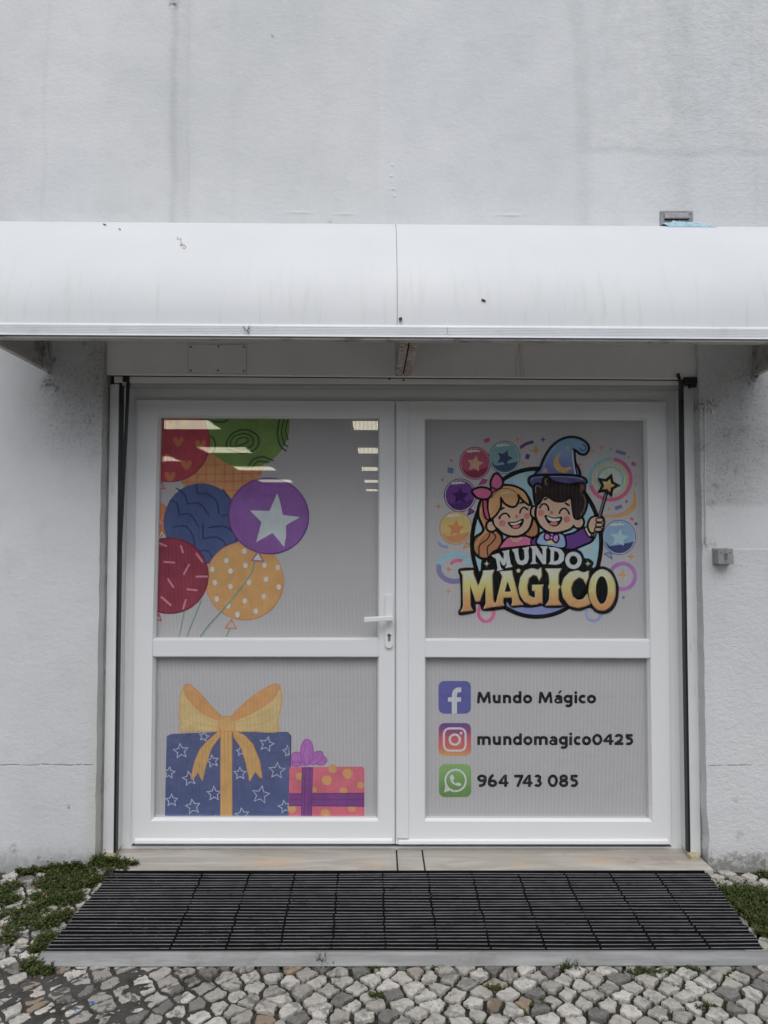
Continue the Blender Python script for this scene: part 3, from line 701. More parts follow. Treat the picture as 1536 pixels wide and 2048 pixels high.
# ------------------------------------------------------------------ awning
aw = thing('awning', (.06, 0, 2.2), 'long white quarter-barrel awning over the shop door, with a ribbed front edge', 'awning')
XA0, XA1 = -1.66, 1.78; ea = .53
Z0L, Z1L = at(768, 673.5, -ea-.014).z, at(768, 650, -ea-.004).z; zl = Z1L-.006
m_ = math.tan(math.atan((1024-448)/FPX)+PITCH); c_ = (CAM.z-zl)+m_*3.2; eb = math.sqrt(c_*c_-(m_*ea)**2)
mid = at(793.5, 560, -.45).x
prof = [(-ea*math.sin(R(a)), zl+eb*math.cos(R(a))) for a in [i*5 for i in range(19)]]
for (a, b) in ((XA0, mid-.0010), (mid+.0010, XA1)):
    s_ = MB(); nxs = 12
    vs = []; 
    for lay, off in ((0, 0), (1, .003)):
        for q in range(nxs+1):
            X = a+(b-a)*q/nxs
            for (y, z) in prof:
                k_ = math.hypot(y/ea, (z-zl)/eb); vs.append((X, y*(1-off/ea), zl+(z-zl)*(1-off/eb)))
    npf = len(prof); fs = []
    for lay in (0, 1):
        o_ = lay*(nxs+1)*npf
        for q in range(nxs):
            for k_ in range(npf-1):
                f = (o_+q*npf+k_, o_+(q+1)*npf+k_, o_+(q+1)*npf+k_+1, o_+q*npf+k_+1); fs.append(f if lay == 0 else f[::-1])
    o2 = (nxs+1)*npf
    s_.add(vs, fs, M['awning'])
    for e_ in (0, nxs*npf):
        ed = vs[e_:e_+npf]+vs[o2+e_:o2+e_+npf]; s_.add(ed, [(k_, k_+1, npf+k_+1, npf+k_) if e_ == 0 else (k_+1, k_, npf+k_, npf+k_+1) for k_ in range(npf-1)], M['awning'])
    s_.build('canopy_sheet', aw, smooth=True, fix=False)
s_ = MB(); s_.box(mid-.006, mid+.006, -ea+.006, -ea+.012, zl, zl+.2, M['dark'])
pr = [(y*.985, zl+(z-zl)*.985) for y, z in prof]; 
vs = [(mid-.008, y, z) for y, z in pr]+[(mid+.008, y, z) for y, z in pr]; k_ = len(pr)
s_ = MB(); s_.add(vs, [(i, i+1, k_+i+1, k_+i) for i in range(k_-1)], M['pvc_seam']); s_.build('seam_backing', aw, fix=False)
# ribbed front edge profile
z1, z0 = zl+.006, Z0L; pf = [(-ea+.01, z1)]; nr = 6
pf = [(-ea-.004, z1), (-ea-.008, z1-.003)]
for i in range(nr):
    za = z1-.008-(z1-.012-z0)*i/nr; zb = z1-.008-(z1-.012-z0)*(i+.72)/nr
    pf += [(-ea-.0098, za), (-ea-.0098, zb), (-ea-.0082, zb-.0008)]
pf += [(-ea-.013, z0+.004), (-ea-.014, z0), (-ea+.012, z0-.002), (-ea+.012, z1)]
s_ = MB(); s_.prism(pf, XA0-.004, XA1+.004, M['lip']); s_.build('front_edge', aw, fix=True)
s_ = MB(); s_.prism([(-ea-.006, z0-.0025), (-ea-.006, z0-.009), (-ea+.03, z0-.009), (-ea+.03, z0-.0025)], XA0, XA1, M['gusset']); s_.build('gutter_lip', aw)
# triangular gussets at the ends and the rusty arm in the middle
def gusset(X, flip, name='gusset'):
    zb = at(97, 744).z; s_ = MB(); yf = -ea+.02
    s_.extr_x = None
    def px(prof_, x0, x1, m): s_.prism(prof_, x0, x1, m)
    px([(-.003, zb+.01), (yf, zb+.01), (yf, zl), (-.38, zl+.30), (-.2, zl+.44), (-.003, zl+.50)], X-.0015, X+.0015, M['gusset'])
    o_ = s_.build(name, aw)
    s_ = MB(); s_.prism([(-.003, zb), (yf, zb), (yf, zb+.022), (-.003, zb+.022)], X-.012, X+.012, M['gusset'])
    s_.prism([(-.003, zb+.022), (-.020, zb+.022), (-.020, zl+.48), (-.003, zl+.50)], X-.012, X+.014, M['gusset'])
    s_.prism([(-.020, zb+.03), (-.020, zb+.055), (-.26, zl+.37), (-.28, zl+.35)], X-.010, X+.013, M['gusset'])
    s_.build('gusset_frame', o_, bevel=.001)
    s_ = MB(); s_.disc((X+.006*flip, -.004, zb-.006), .006, .012, M['rust'], 8); s_.build('anchor_bolt', o_)
gusset(at(97, 745).x, 1); gusset(at(1510, 752).x, 1)
c0, c1 = at(806, 752, -.01), at(819, 683, -.50)
s_ = MB(); w_ = .034
def armseg(u, dz=0): return Vector((c0.x+(c1.x-c0.x)*u, -.01+(-.49)*u, c0.z+(Z0L-.004-c0.z)*u+dz))
for (a, b) in ((-.034, -.003), (.003, .034)):
    A0, A1 = armseg(0), armseg(1)
    s_.hexa([(A0.x+a, A0.y, A0.z), (A0.x+b, A0.y, A0.z), (A1.x+b, A1.y, A1.z), (A1.x+a, A1.y, A1.z),
             (A0.x+a, A0.y, A0.z+.028), (A0.x+b, A0.y, A0.z+.028), (A1.x+b, A1.y, A1.z+.028), (A1.x+a, A1.y, A1.z+.028)], M['rust'])
arm = s_.build('support_arm', aw, bevel=.001)
arm['label'] = 'rusty steel support arm in the middle of the awning'
A0, A1 = armseg(0), armseg(1); X = (A0.x+A1.x)/2-.02
s_ = MB(); s_.hexa([(A0.x-.003, A0.y, A0.z+.010), (A0.x+.003, A0.y, A0.z+.010), (A1.x+.003, A1.y, A1.z+.010), (A1.x-.003, A1.y, A1.z+.010),
             (A0.x-.003, A0.y, A0.z+.03), (A0.x+.003, A0.y, A0.z+.03), (A1.x+.003, A1.y, A1.z+.03), (A1.x-.003, A1.y, A1.z+.03)], M['dark']); s_.build('arm_slot', arm)
s_ = MB(); s_.hexa([(A0.x-.036, -.012, A0.z+.028), (A0.x-.032, -.012, A0.z+.028), (A1.x-.032, -.49, A1.z+.028), (A1.x-.036, -.49, A1.z+.028),
                    (A0.x-.036, -.012, zl+.5), (A0.x-.032, -.012, zl+.5), (A1.x-.032, -.49, zl+.05), (A1.x-.036, -.49, zl+.05)], M['gusset']); s_.build('middle_web', aw)
for px, py, Y, r_ in ((801, 638.5, -.535, .0062),):
    a = at(px, py, Y); s_ = MB(); s_.disc((a.x, Y, a.z), r_*1.1, .004, M['mark'], 12); s_.build('rivet', aw)
# rust stains and dead insects stuck on the awning
def blot(name, pts, Y, m, label, cat, th_=.002, rad=.0016, group=None):
    s_ = MB()
    for seg in pts:
        q = [at(*p, Y) for p in seg]; s_.tube([(v.x, Y, v.z) for v in q], rad, m, 5)
    return tag(s_.build(name), label, cat, group)
blot('cobweb_residue', [((499, 651), (497, 657), (494, 660), (498, 667)), ((486, 652), (491, 660), (497, 662)), ((497, 655), (499, 660))], -.548, M['mark'], 'small rusty brown smear on the ribbed front edge of the awning', 'residue')
blot('edge_scratch', [((895, 654), (895, 668))], -.5435, M['pvc_seam'], 'short fine dark scratch on the awning front edge right of the centre seam', 'scratch', rad=.0011)
def on_awning(px, py):
    lo, hi = -.56, -.1
    d = _f + _r*((px-768)/FPX) - _u*((py-1024)/FPX)
    t = 2.3
    while t < 3.4:
        p = CAM+d*t
        if (p.y/ea)**2+((p.z-zl)/eb)**2 <= 1.004: return p
        t += .002
    return p
s_ = MB(); q = [on_awning(*p)+Vector((0, -.002, .001)) for p in ((357, 474), (354, 478), (358, 480), (362, 477), (362, 486), (366, 492), (360, 492), (363, 488), (368, 490), (372, 494), (370, 498), (365, 496))]
s_.tube(q, .0009, M['string'], 5); tag(s_.build('thread_tangle'), 'tiny tangled reddish thread lying on the left half of the awning', 'thread')
for k, (px, py, sc) in enumerate(((967, 601, .007), (210, 450, .006), (240, 459, .004))):
    p = on_awning(px, py); s_ = MB(); s_.tube([p+Vector((-sc, -.003, sc*.5)), p+Vector((0, -.004, 0)), p+Vector((sc, -.003, -sc*.5))], sc*.45, M['mark'], 6)
    tag(s_.build('dead_leaf'), ('curled dry leaf fragment on the awning right of the centre seam', 'dark leaf crumb on the top left edge of the awning, larger of two', 'smallest dark leaf crumb on the top left of the awning')[k], 'leaf')
# crumpled blue plastic on top of the awning
s_ = MB(); rb = random.Random(9); cx_ = at(1372, 450, -.2); nn = 26; vs = []
for i in range(nn+1):
    for j in range(5):
        u = i/nn; X = at(1328+94*u, 450, -.2).x; env = math.sin(math.pi*min(1, u*1.05+.02))**.6
        hgt = (.004+.021*env*(1.25-u*.9))*(1 if j in (1, 3) else (1.15 if j == 2 else 0))
        yb_ = -.25+.022*j+rb.uniform(-.004, .004); vs.append((X+rb.uniform(-.004, .004), yb_, zl+eb*math.sqrt(1-(yb_/ea)**2)+hgt*rb.uniform(.5, 1.1)+.001))
s_.add(vs, [(i*5+j, (i+1)*5+j, (i+1)*5+j+1, i*5+j+1) for i in range(nn) for j in range(4)], M['bag'])
tag(s_.build('plastic_bag', fix=False), 'crumpled pale blue plastic lying on top of the awning below the wall vent', 'plastic bag')

# wall vent above the awning
vt = thing('wall_vent', at(1353, 437, -.01), 'small grey metal vent plate on the wall above the right of the awning', 'vent')
b_ = MB(); A = [at(*p, -.004) for p in ((1320, 452), (1386, 452), (1386, 422), (1320, 422))]; b_.slab(*A, -.006, .002, M['vent']); b_.build('plate', vt, bevel=.0015)
b_ = MB(); A = [at(*p, -.012) for p in ((1329, 437), (1379, 437), (1377, 425), (1329, 425))]
b_.hexa([(A[0].x, -.020, A[0].z), (A[1].x, -.020, A[1].z), (A[1].x, -.006, A[1].z), (A[0].x, -.006, A[0].z), (A[3].x, -.009, A[3].z), (A[2].x, -.009, A[2].z), (A[2].x, -.006, A[2].z), (A[3].x, -.006, A[3].z)], M['vent']); b_.build('hood', vt)
b_ = MB(); A = [at(*p, -.007) for p in ((1329, 441), (1378, 440), (1378, 436), (1329, 436))]; b_.slab(*A, -.0075, -.0062, M['dark']); b_.build('opening', vt)
for px in (1323, 1382):
    a = at(px, 426, -.006); b_ = MB(); b_.disc((a.x, -.006, a.z), .0035, .002, M['screw'], 10); b_.build('screw', vt)

# threads hanging from the awning
s_ = MB()
for q in (((1038, 684), (1036, 700), (1031, 724), (1034, 754)), ((1039, 684), (1040, 715), (1041, 754)), ((1043, 684), (1044, 720), (1048, 752))):
    s_.tube([(at(*p, .02).x, .02, at(*p, .02).z) for p in q], .0007, M['thread'], 5)
tag(s_.build('hanging_thread'), 'thin yellowish threads hanging down the housing panel right of the centre arm', 'thread')
# bug holes of the bottom lip
for k, (px, py, r_) in enumerate(((779, 758, .004), (807, 760.5, .0042))):
    a = at(px, py, .0555); s_ = MB(); s_.disc((a.x, .0558, a.z), r_, .0015, M['dark'], 12); s_.build('drill_hole', sh)

# white cable on the right wall
s_ = MB(); s_.tube([at(1410.5, y_, -.006)+Vector((.0015*math.sin(y_*.05), 0, 0)) for y_ in range(806, 1098, 20)], .0026, M['cable'], 8)
tag(s_.build('wall_cable', smooth=True), 'thin white cable running down the wall beside the right jamb to the key switch', 'cable')
s_ = MB(); A = [at(*p, -.004) for p in ((1423.5, 828), (1430, 828), (1430, 819), (1424, 819))]; s_.slab(*A, -.004, .001, M['cable']); tag(s_.build('cable_clip', bevel=.0008), 'tiny white rectangular tab on the wall near the top of the cable', 'clip')
for k, (px, py) in enumerate(((1408, 893), (1416, 893))):
    pass
# key switch
ks = thing('key_switch', at(1447, 1112, -.02), 'grey metal key switch box fixed on the wall to the right of the door', 'key switch')
b_ = MB(); f0 = [at(*p, -.052) for p in ((1437, 1128.5), (1468.5, 1128), (1466, 1097), (1436, 1097.5))]
b_.slab(*f0, -.052, -.047, M['keybox']); fp = b_.build('face_plate', ks, bevel=.002)
b_ = MB(); f1 = [Vector((p.x+sx*.002, 0, p.z+sz*.002)) for p, sx, sz in zip(f0, (1, -1, -1, 1), (1, 1, -1, -1))]; b_.slab(*f1, -.047, -.004, M['keybox']); b_.build('box', ks, bevel=.003)
b_ = MB(); f2 = [Vector((p.x-sx*.003, 0, p.z-sz*.003)) for p, sx, sz in zip(f0, (1, -1, -1, 1), (1, 1, -1, -1))]; b_.slab(*f2, -.008, .001, M['keybox']); b_.build('back_plate', ks, bevel=.001)
a = at(1451.5, 1109, -.052); b_ = MB(); b_.disc((a.x, -.052, a.z), .0085, .003, M['steel'], 18); b_.box(a.x-.0052, a.x+.0052, -.0548, -.052, a.z-.022, a.z-.002, M['steel']); lc = b_.build('lock_cylinder', ks)
b_ = MB(); b_.box(a.x-.001, a.x+.001, -.0556, -.0551, a.z-.003, a.z+.005, M['dark']); b_.build('keyhole', lc)
for px, py in ((1442, 1105), (1460, 1105.5), (1452, 1124)):
    c_ = at(px, py, -.052); b_ = MB(); b_.disc((c_.x, -.052, c_.z), .0022, .0012, M['black'], 10); b_.build('screw', ks)
c_ = at(1450.5, 1101, -.052); b_ = MB(); b_.extr([(c_.x-.0018, c_.z-.001), (c_.x+.0018, c_.z-.001), (c_.x, c_.z+.005)], -.0528, -.052, M['black']); b_.build('arrow_mark', ks)

# ------------------------------------------------------------------ slatted entrance mat
mt = thing('entrance_mat', (.08, -.37, 0), 'long black slatted entrance mat with an aluminium front ramp, lying before the door', 'door mat')
YB, YFR = -.070, -.672; MXL0, MXL1, MXR0, MXR1 = atz(224, 1738, .03).x, atz(90, 1897, .03).x, atz(1409, 1738, .03).x, atz(1527, 1895, .03).x; NR = 27; pitch = (YB-YFR)/NR; rm = random.Random(2)
nails = [atz(px, 1742, .03).x for px in (407, 500, 590, 677, 766, 855, 943, 1035, 1128, 1218, 1310)]
sl = MB(); rb_ = MB(); cls = {}
for k in range(NR):
    y = YB-pitch*(k+.5); t = k/(NR-1); xa = MXL0+(MXL1-MXL0)*t+rm.uniform(-.004, .004); xb = MXR0+(MXR1-MXR0)*t+rm.uniform(-.006, .006)
    n_ = 36; z_ = .022+.001*math.sin(k*1.7); ph = rm.uniform(0, 6); am = .0010
    ringR = []; ringA = []
    for i in range(n_+1):
        X = xa+(xb-xa)*i/n_; dy = am*math.sin(X*2.6+ph)+.0012*math.sin(X*5.1+k*.8); dz = .0012*math.sin(X*3.3+k*.35)
        ringR.append([(X, y+dy+.0095, .006), (X, y+dy-.0090, .006), (X, y+dy-.0090, z_+dz-.002), (X, y+dy-.007, z_+dz), (X, y+dy+.0075, z_+dz), (X, y+dy+.0095, z_+dz-.003)])
        ringA.append([(X, y+dy-.0070, z_+dz-.0002), (X, y+dy-.0092, z_+dz-.0002), (X, y+dy-.0092, z_+dz+.0016), (X, y+dy-.0070, z_+dz+.0016)])
    for rg, ms, mb in ((ringR, M['mat_rubber'], sl), (ringA, M['mat_rib'], rb_)):
        q = len(rg[0]); vs = [v for r_ in rg for v in r_]
        fs = [(i*q+j, (i+1)*q+j, (i+1)*q+(j+1) % q, i*q+(j+1) % q) for i in range(n_) for j in range(q)]+[tuple(range(q)), tuple(n_*q+j for j in range(q-1, -1, -1))]
        mb.add(vs, fs, ms)
    for X in nails:
        X2 = X-.03*t*((X-.1))+rm.uniform(-.003, .003); cl = cls.setdefault(X, MB())
        cl.box(X2-.0035, X2+.0035, y-.0115, y-.0065, .006, z_+.0026, M['mat_rubber'])
sl.build('rubber_slat', mt); rb_.build('aluminium_rib', mt); [c__.build('spacer', mt) for c__ in cls.values()]
b_ = MB(); b_.add([(MXL0+.01, YB, .0035), (MXL1+.01, YFR, .0035), (MXR1-.02, YFR, .0035), (MXR0-.01, YB, .0035)], [(0, 1, 2, 3)], M['dark']); b_.build('dark_gap_sheet', mt, fix=False)  # black sheet added below the slats so the gaps between them look dark
b_ = MB(); b_.box(MXL0+.01, MXR0-.005, YB-.004, YB+.004, .004, .027, M['mat_rubber']); b_.build('back_strip', mt)
fe = MB(); xa, xb = MXL1-.006, MXR1+.07
q = [(YFR-.002, .004), (YFR-.002, .029), (YFR-.012, .030), (YFR-.046, .004), (YFR-.047, 0), (YFR-.04, -.002)]
k_ = len(q); vs = [(xa+(.004 if i in (1, 2) else -.010), y, z) for i, (y, z) in enumerate(q)]+[(xb, y, z) for y, z in q]
fe.add(vs, [tuple(range(k_)), tuple(range(2*k_-1, k_-1, -1))]+[((i+1) % k_, i, k_+i, k_+(i+1) % k_) for i in range(k_)], M['alu']); fe.build('front_ramp', mt, bevel=.0012)
b_ = MB(); p_ = atz(1513, 1900, .03); b_.box(p_.x-.04, p_.x+.05, YFR-.010, YFR-.005, .0295, .0312, M['keybox']); b_.build('end_tab', mt, bevel=.0006)

# ------------------------------------------------------------------ weeds
def leafy(mb, base, h, n, r_, mt_, size=.006, up=.7, flat=False):
    for _ in range(n):
        a = r_.uniform(0, 6.283); tilt = r_.uniform(0, 1.0)**up; L = h*r_.uniform(.5, 1.15)
        dx, dy = math.cos(a)*tilt, math.sin(a)*tilt; tip = Vector((base[0]+dx*L, base[1]+dy*L, base[2]+L*(1-.6*tilt)))
        b0 = Vector(base); mb.ct = (r_.uniform(0, .35), r_.random()*.9, 0, 1)
        s1 = Vector((-math.sin(a), math.cos(a), 0))*.0006
        mb.add([b0-s1, b0+s1, tip], [(0, 1, 2)], mt_)
        for q in range(r_.randint(3, 5)):
            f = r_.uniform(.35, 1.05); c = b0+(tip-b0)*f; aa = r_.uniform(0, 6.283); el = r_.uniform(-.2, .9); s = size*r_.uniform(.6, 1.35)
            d = Vector((math.cos(aa)*math.cos(el), math.sin(aa)*math.cos(el), math.sin(el))); sd = Vector((-math.sin(aa), math.cos(aa), r_.uniform(-.4, .4))).normalized()
            mb.ct = (min(1, r_.random()*.55+.45*f), r_.random(), 0, 1)
            mb.add([c, c+d*s*.5+sd*s*.34, c+d*s*1.1, c+d*s*.5-sd*s*.34], [(0, 1, 2, 3)], mt_)
def grassy(mb, base, h, n, r_, mt_, wdt=.0016, spread=.7):
    for _ in range(n):
        a = r_.uniform(0, 6.283); t = r_.uniform(.1, spread); L = h*r_.uniform(.5, 1.1); b0 = Vector(base)+Vector((r_.uniform(-.006, .006), r_.uniform(-.006, .006), 0))
        d = Vector((math.cos(a), math.sin(a), 0)); s = Vector((-math.sin(a), math.cos(a), 0))*wdt*.5
        m1 = b0+d*L*t*.4+Vector((0, 0, L*.6)); tp = b0+d*L*t+Vector((0, 0, L*(1-t*.35)))
        mb.ct = (r_.random(), r_.random(), 0, 1)
        mb.add([b0-s, b0+s, m1+s*.8, m1-s*.8], [(0, 1, 2, 3)], mt_); mb.add([m1-s*.8, m1+s*.8, tp], [(0, 1, 2)], mt_)
# street tree across the road, mirrored faintly in the right pane
tt = thing('street_tree', (4.4, -11.5, -.15), 'street tree across the road, faintly mirrored in the right door pane', 'tree')
b_ = MB(); b_.tube([(4.4, -11.5, -.15), (4.45, -11.5, 1.3), (4.35, -11.45, 2.6), (4.5, -11.5, 4.2)], .13, M['bark'], 10, .05)
for a_, b2 in (((4.4, -11.5, 2.3), (5.2, -11.2, 3.9)), ((4.38, -11.5, 2.6), (3.5, -11.8, 4.1)), ((4.42, -11.5, 3.0), (4.6, -10.8, 4.5))): b_.tube([a_, tuple((x_+y_)/2+.08 for x_, y_ in zip(a_, b2)), b2], .05, M['bark'], 8, .02)
b_.build('trunk', tt)
b_ = MB(); r_ = random.Random(33)
for _ in range(90):
    c = Vector((4.4+r_.gauss(0, .75), -11.5+r_.gauss(0, .6), 4.0+r_.gauss(0, .75)))
    for _k in range(45):
        v = c+Vector((r_.gauss(0, .2), r_.gauss(0, .2), r_.gauss(0, .16))); a_ = Vector((r_.gauss(0, 1), r_.gauss(0, 1), r_.gauss(0, 1))).normalized(); s2_ = a_.orthogonal().normalized()
        b_.ct = (r_.random(), r_.random()*.9, 0, 1); b_.add([v, v+a_*.05+s2_*.03, v+a_*.11, v+a_*.05-s2_*.03], [(0, 1, 2, 3)], M['leaf'])
b_.build('crown', tt, fix=False)
def clump(label, seeds, name='weed_clump', group=None, seed=1):
    mb = MB(); r_ = random.Random(seed)
    for (px, py, rad, dens, h) in seeds:
        c = atz(px, py, .0)
        for _ in range(int(dens*1.9)):
            a = r_.uniform(0, 6.283); d = rad*math.sqrt(r_.random())
            X, Y = c.x+math.cos(a)*d, c.y+math.sin(a)*d*.9
            if Y > -.006: Y = -.006-r_.random()*.01
            zz = .0
            if X > MXL0 and Y > YFR and X < MXR0 and Y < -.06: zz = .008
            elif X > xl1 and Y > -.07 and X < xr1: zz = ZT
            if r_.random() < .62: leafy(mb, (X, Y, zz-.006), h*r_.uniform(.6, 1.35), 5, r_, M['leaf'], .0088)
            else: grassy(mb, (X, Y, zz-.006), h*r_.uniform(.6, 1.5), 4, r_, M['leaf'])
    return tag(mb.build(name, fix=False), label, 'weeds', group)
clump('large dark green weed clump growing along the left end of the mat against the wall',
      [(60, 1738, .05, 22, .022), (95, 1735, .07, 60, .032), (135, 1735, .07, 90, .042), (175, 1735, .07, 100, .045), (215, 1735, .06, 80, .042), (110, 1765, .08, 90, .040), (160, 1768, .07, 90, .040), (195, 1760, .05, 50, .035),
       (95, 1800, .07, 70, .034), (140, 1800, .05, 70, .036), (60, 1830, .06, 50, .03), (120, 1835, .04, 60, .034), (95, 1850, .045, 55, .034), (95, 1880, .035, 45, .032), (72, 1900, .03, 35, .03), (66, 1930, .035, 40, .028), (85, 1945, .03, 30, .024), (30, 1855, .05, 25, .026)], seed=4)
clump('small weed tuft at the left edge of the paving by the wall foot', [(12, 1780, .05, 60, .032), (20, 1800, .04, 34, .03), (5, 1830, .05, 24, .026), (10, 1880, .04, 22, .022)], seed=14)
clump('sparse reddish-green weed creeping over the back left corner of the mat', [(240, 1735, .05, 40, .032), (262, 1737, .04, 22, .026), (235, 1755, .035, 26, .028), (225, 1770, .03, 14, .02), (285, 1775, .03, 6, .012), (300, 1790, .03, 6, .012)], seed=5)
clump('dark leafy weed bush growing beside the right end of the mat',
      [(1470, 1790, .06, 80, .040), (1500, 1795, .07, 100, .045), (1530, 1800, .07, 90, .045), (1560, 1820, .08, 90, .045), (1500, 1825, .05, 70, .040), (1530, 1850, .05, 80, .040), (1475, 1810, .035, 40, .036), (1560, 1860, .06, 60, .035), (1590, 1800, .07, 70, .04), (1530, 1870, .03, 25, .03)], seed=6)
clump('tiny green sprig at the far right foot of the wall', [(1533, 1752, .03, 18, .026)], seed=19)
def tuft(px, py, h, n, label, seed, leafn=0, rad=.012):
    mb = MB(); r_ = random.Random(seed); c = atz(px, py, 0); h *= 1.35; n = int(n*1.7); leafn = int(leafn*1.8)
    for _ in range(3): grassy(mb, (c.x+r_.uniform(-rad, rad), c.y+r_.uniform(-.006, .006), -.006), h, n//3+1, r_, M['leaf'])
    for _ in range(leafn): leafy(mb, (c.x+r_.uniform(-rad*1.6, rad*1.6), c.y+r_.uniform(-.01, .01), -.006), h*.4, 4, r_, M['leaf'], .006)
    tag(mb.build('grass_tuft', fix=False), label, 'grass tuft', 'small grass tufts rooted in front of the mat ramp')
tuft(650, 1930, .040, 24, 'dry grass tuft in front of the ramp left of the centre', 1, 6, .02)
tuft(1140, 1938, .042, 27, 'green grass tuft touching the ramp with one long blade, below the right door leaf', 2, 12, .022)
tuft(1302, 1945, .030, 15, 'broad low leafy tuft in front of the ramp at the right', 3, 34, .045)
tuft(985, 1975, .022, 9, 'small leafy tuft between the setts right of the centre', 4, 14, .016)
tuft(1080, 2008, .020, 6, 'low leafy tuft in a joint near the bottom edge right of the centre', 5, 14, .018)
tuft(1412, 2015, .026, 6, 'leafy tuft in a joint near the bottom right corner', 6, 16, .02)
tuft(755, 1990, .020, 6, 'little green tuft in a joint at the bottom centre', 7, 12, .016)
tuft(1385, 1938, .022, 6, 'small leafy tuft by the right part of the ramp', 8, 12, .016)
tuft(745, 1938, .018, 6, 'tiny leafy tuft at the ramp just left of the centre', 9, 10, .016)
tuft(880, 1935, .018, 6, 'tiny leafy tuft at the ramp just right of the centre', 10, 12, .02)
# moss in the joints
mb = MB(); r_ = random.Random(21)
cents = [(.25, -.80, .10), (.62, -.86, .12), (-.1, -.78, .08), (-.35, -.76, .10), (.95, -.80, .12), (-.02, -.92, .12), (.4, -.98, .12), (-.6, -.80, .06), (.85, -1.0, .12), (-1.45, -.15, .25), (-1.5, -.4, .25), (1.5, -.2, .2), (1.55, -.45, .2), (-1.3, -.8, .2), (1.3, -.85, .15), (0.1, -1.05, .1)]
for (a, b, rad) in cents:
    for _ in range(int(3200*rad)):
        X = a+r_.gauss(0, rad*.6); Y = min(-.01, b+r_.gauss(0, rad*.5))
        if -1.22 < X < 1.38 and YFR-.055 < Y < -.06: continue
        leafy(mb, (X, Y, -.012), .010, 1, r_, M['leaf2'], .0042)
# crumbs of moss lodged in the mat
for _ in range(150):
    px, py = r_.choice(((280, 1780), (270, 1850), (500, 1880), (420, 1870), (240, 1800), (330, 1860), (700, 1890), (560, 1800), (850, 1780), (140, 1880), (620, 1885)))
    c = atz(px+r_.gauss(0, 28), py+r_.gauss(0, 8), .022)
    if c.y < YFR+.01 or c.y > -.08: continue
    leafy(mb, (c.x, c.y, .019), .008, 1, r_, M['leaf2'], .0045)
tag(mb.build('moss', fix=False), kind='stuff')
bpy.data.objects['moss']['label'] = 'low green moss in the joints between the setts'; bpy.data.objects['moss']['category'] = 'moss'
# ================================================================== printed window film
def cr(pts, closed=True, n=5):
    out = []; k = len(pts)
    for i in range(k if closed else k-1):
        g_ = (lambda q: pts[q % k]) if closed else (lambda q: pts[max(0, min(k-1, q))])
        p0, p1, p2, p3 = g_(i-1), g_(i), g_(i+1), g_(i+2)
        for t in range(n):
            t /= n; t2, t3 = t*t, t*t*t
            out.append(tuple(.5*((2*p1[q])+(-p0[q]+p2[q])*t+(2*p0[q]-5*p1[q]+4*p2[q]-p3[q])*t2+(-p0[q]+3*p1[q]-3*p2[q]+p3[q])*t3) for q in (0, 1)))
    if not closed: out.append(pts[-1])
    return out
def el(cx, cy, rx, ry=None, rot=0, a0=0, a1=360, n=40):
    ry = rx if ry is None else ry; out = []; full = (a1-a0) >= 360
    for i in range(n if full else n+1):
        a = R(a0+(a1-a0)*i/n); x, y = rx*math.cos(a), ry*math.sin(a)
        out.append((cx+x*math.cos(R(rot))-y*math.sin(R(rot)), cy+x*math.sin(R(rot))+y*math.cos(R(rot))))
    return out
def star(cx, cy, R_, r_=None, k=5, rot=-90):
    r_ = R_*.45 if r_ is None else r_
    return [(cx+(R_ if i % 2 == 0 else r_)*math.cos(R(rot+180*i/k)), cy+(R_ if i % 2 == 0 else r_)*math.sin(R(rot+180*i/k))) for i in range(2*k)]
def spark(cx, cy, R_): return star(cx, cy, R_, R_*.28, 4)
def rrect(x0, y0, x1, y1, r_):
    out = []
    for cx, cy, a in ((x1-r_, y0+r_, -90), (x1-r_, y1-r_, 0), (x0+r_, y1-r_, 90), (x0+r_, y0+r_, 180)): out += [(cx+r_*math.cos(R(a+q)), cy+r_*math.sin(R(a+q))) for q in range(0, 91, 15)]
    return out
class Pane:
    def __init__(s, pane, inn, Yb=.172): s.o, s.q, s.y = pane, inn, Yb; s.k = 0
    def next(s): s.k += 1; return s.y-s.k*1.6e-5
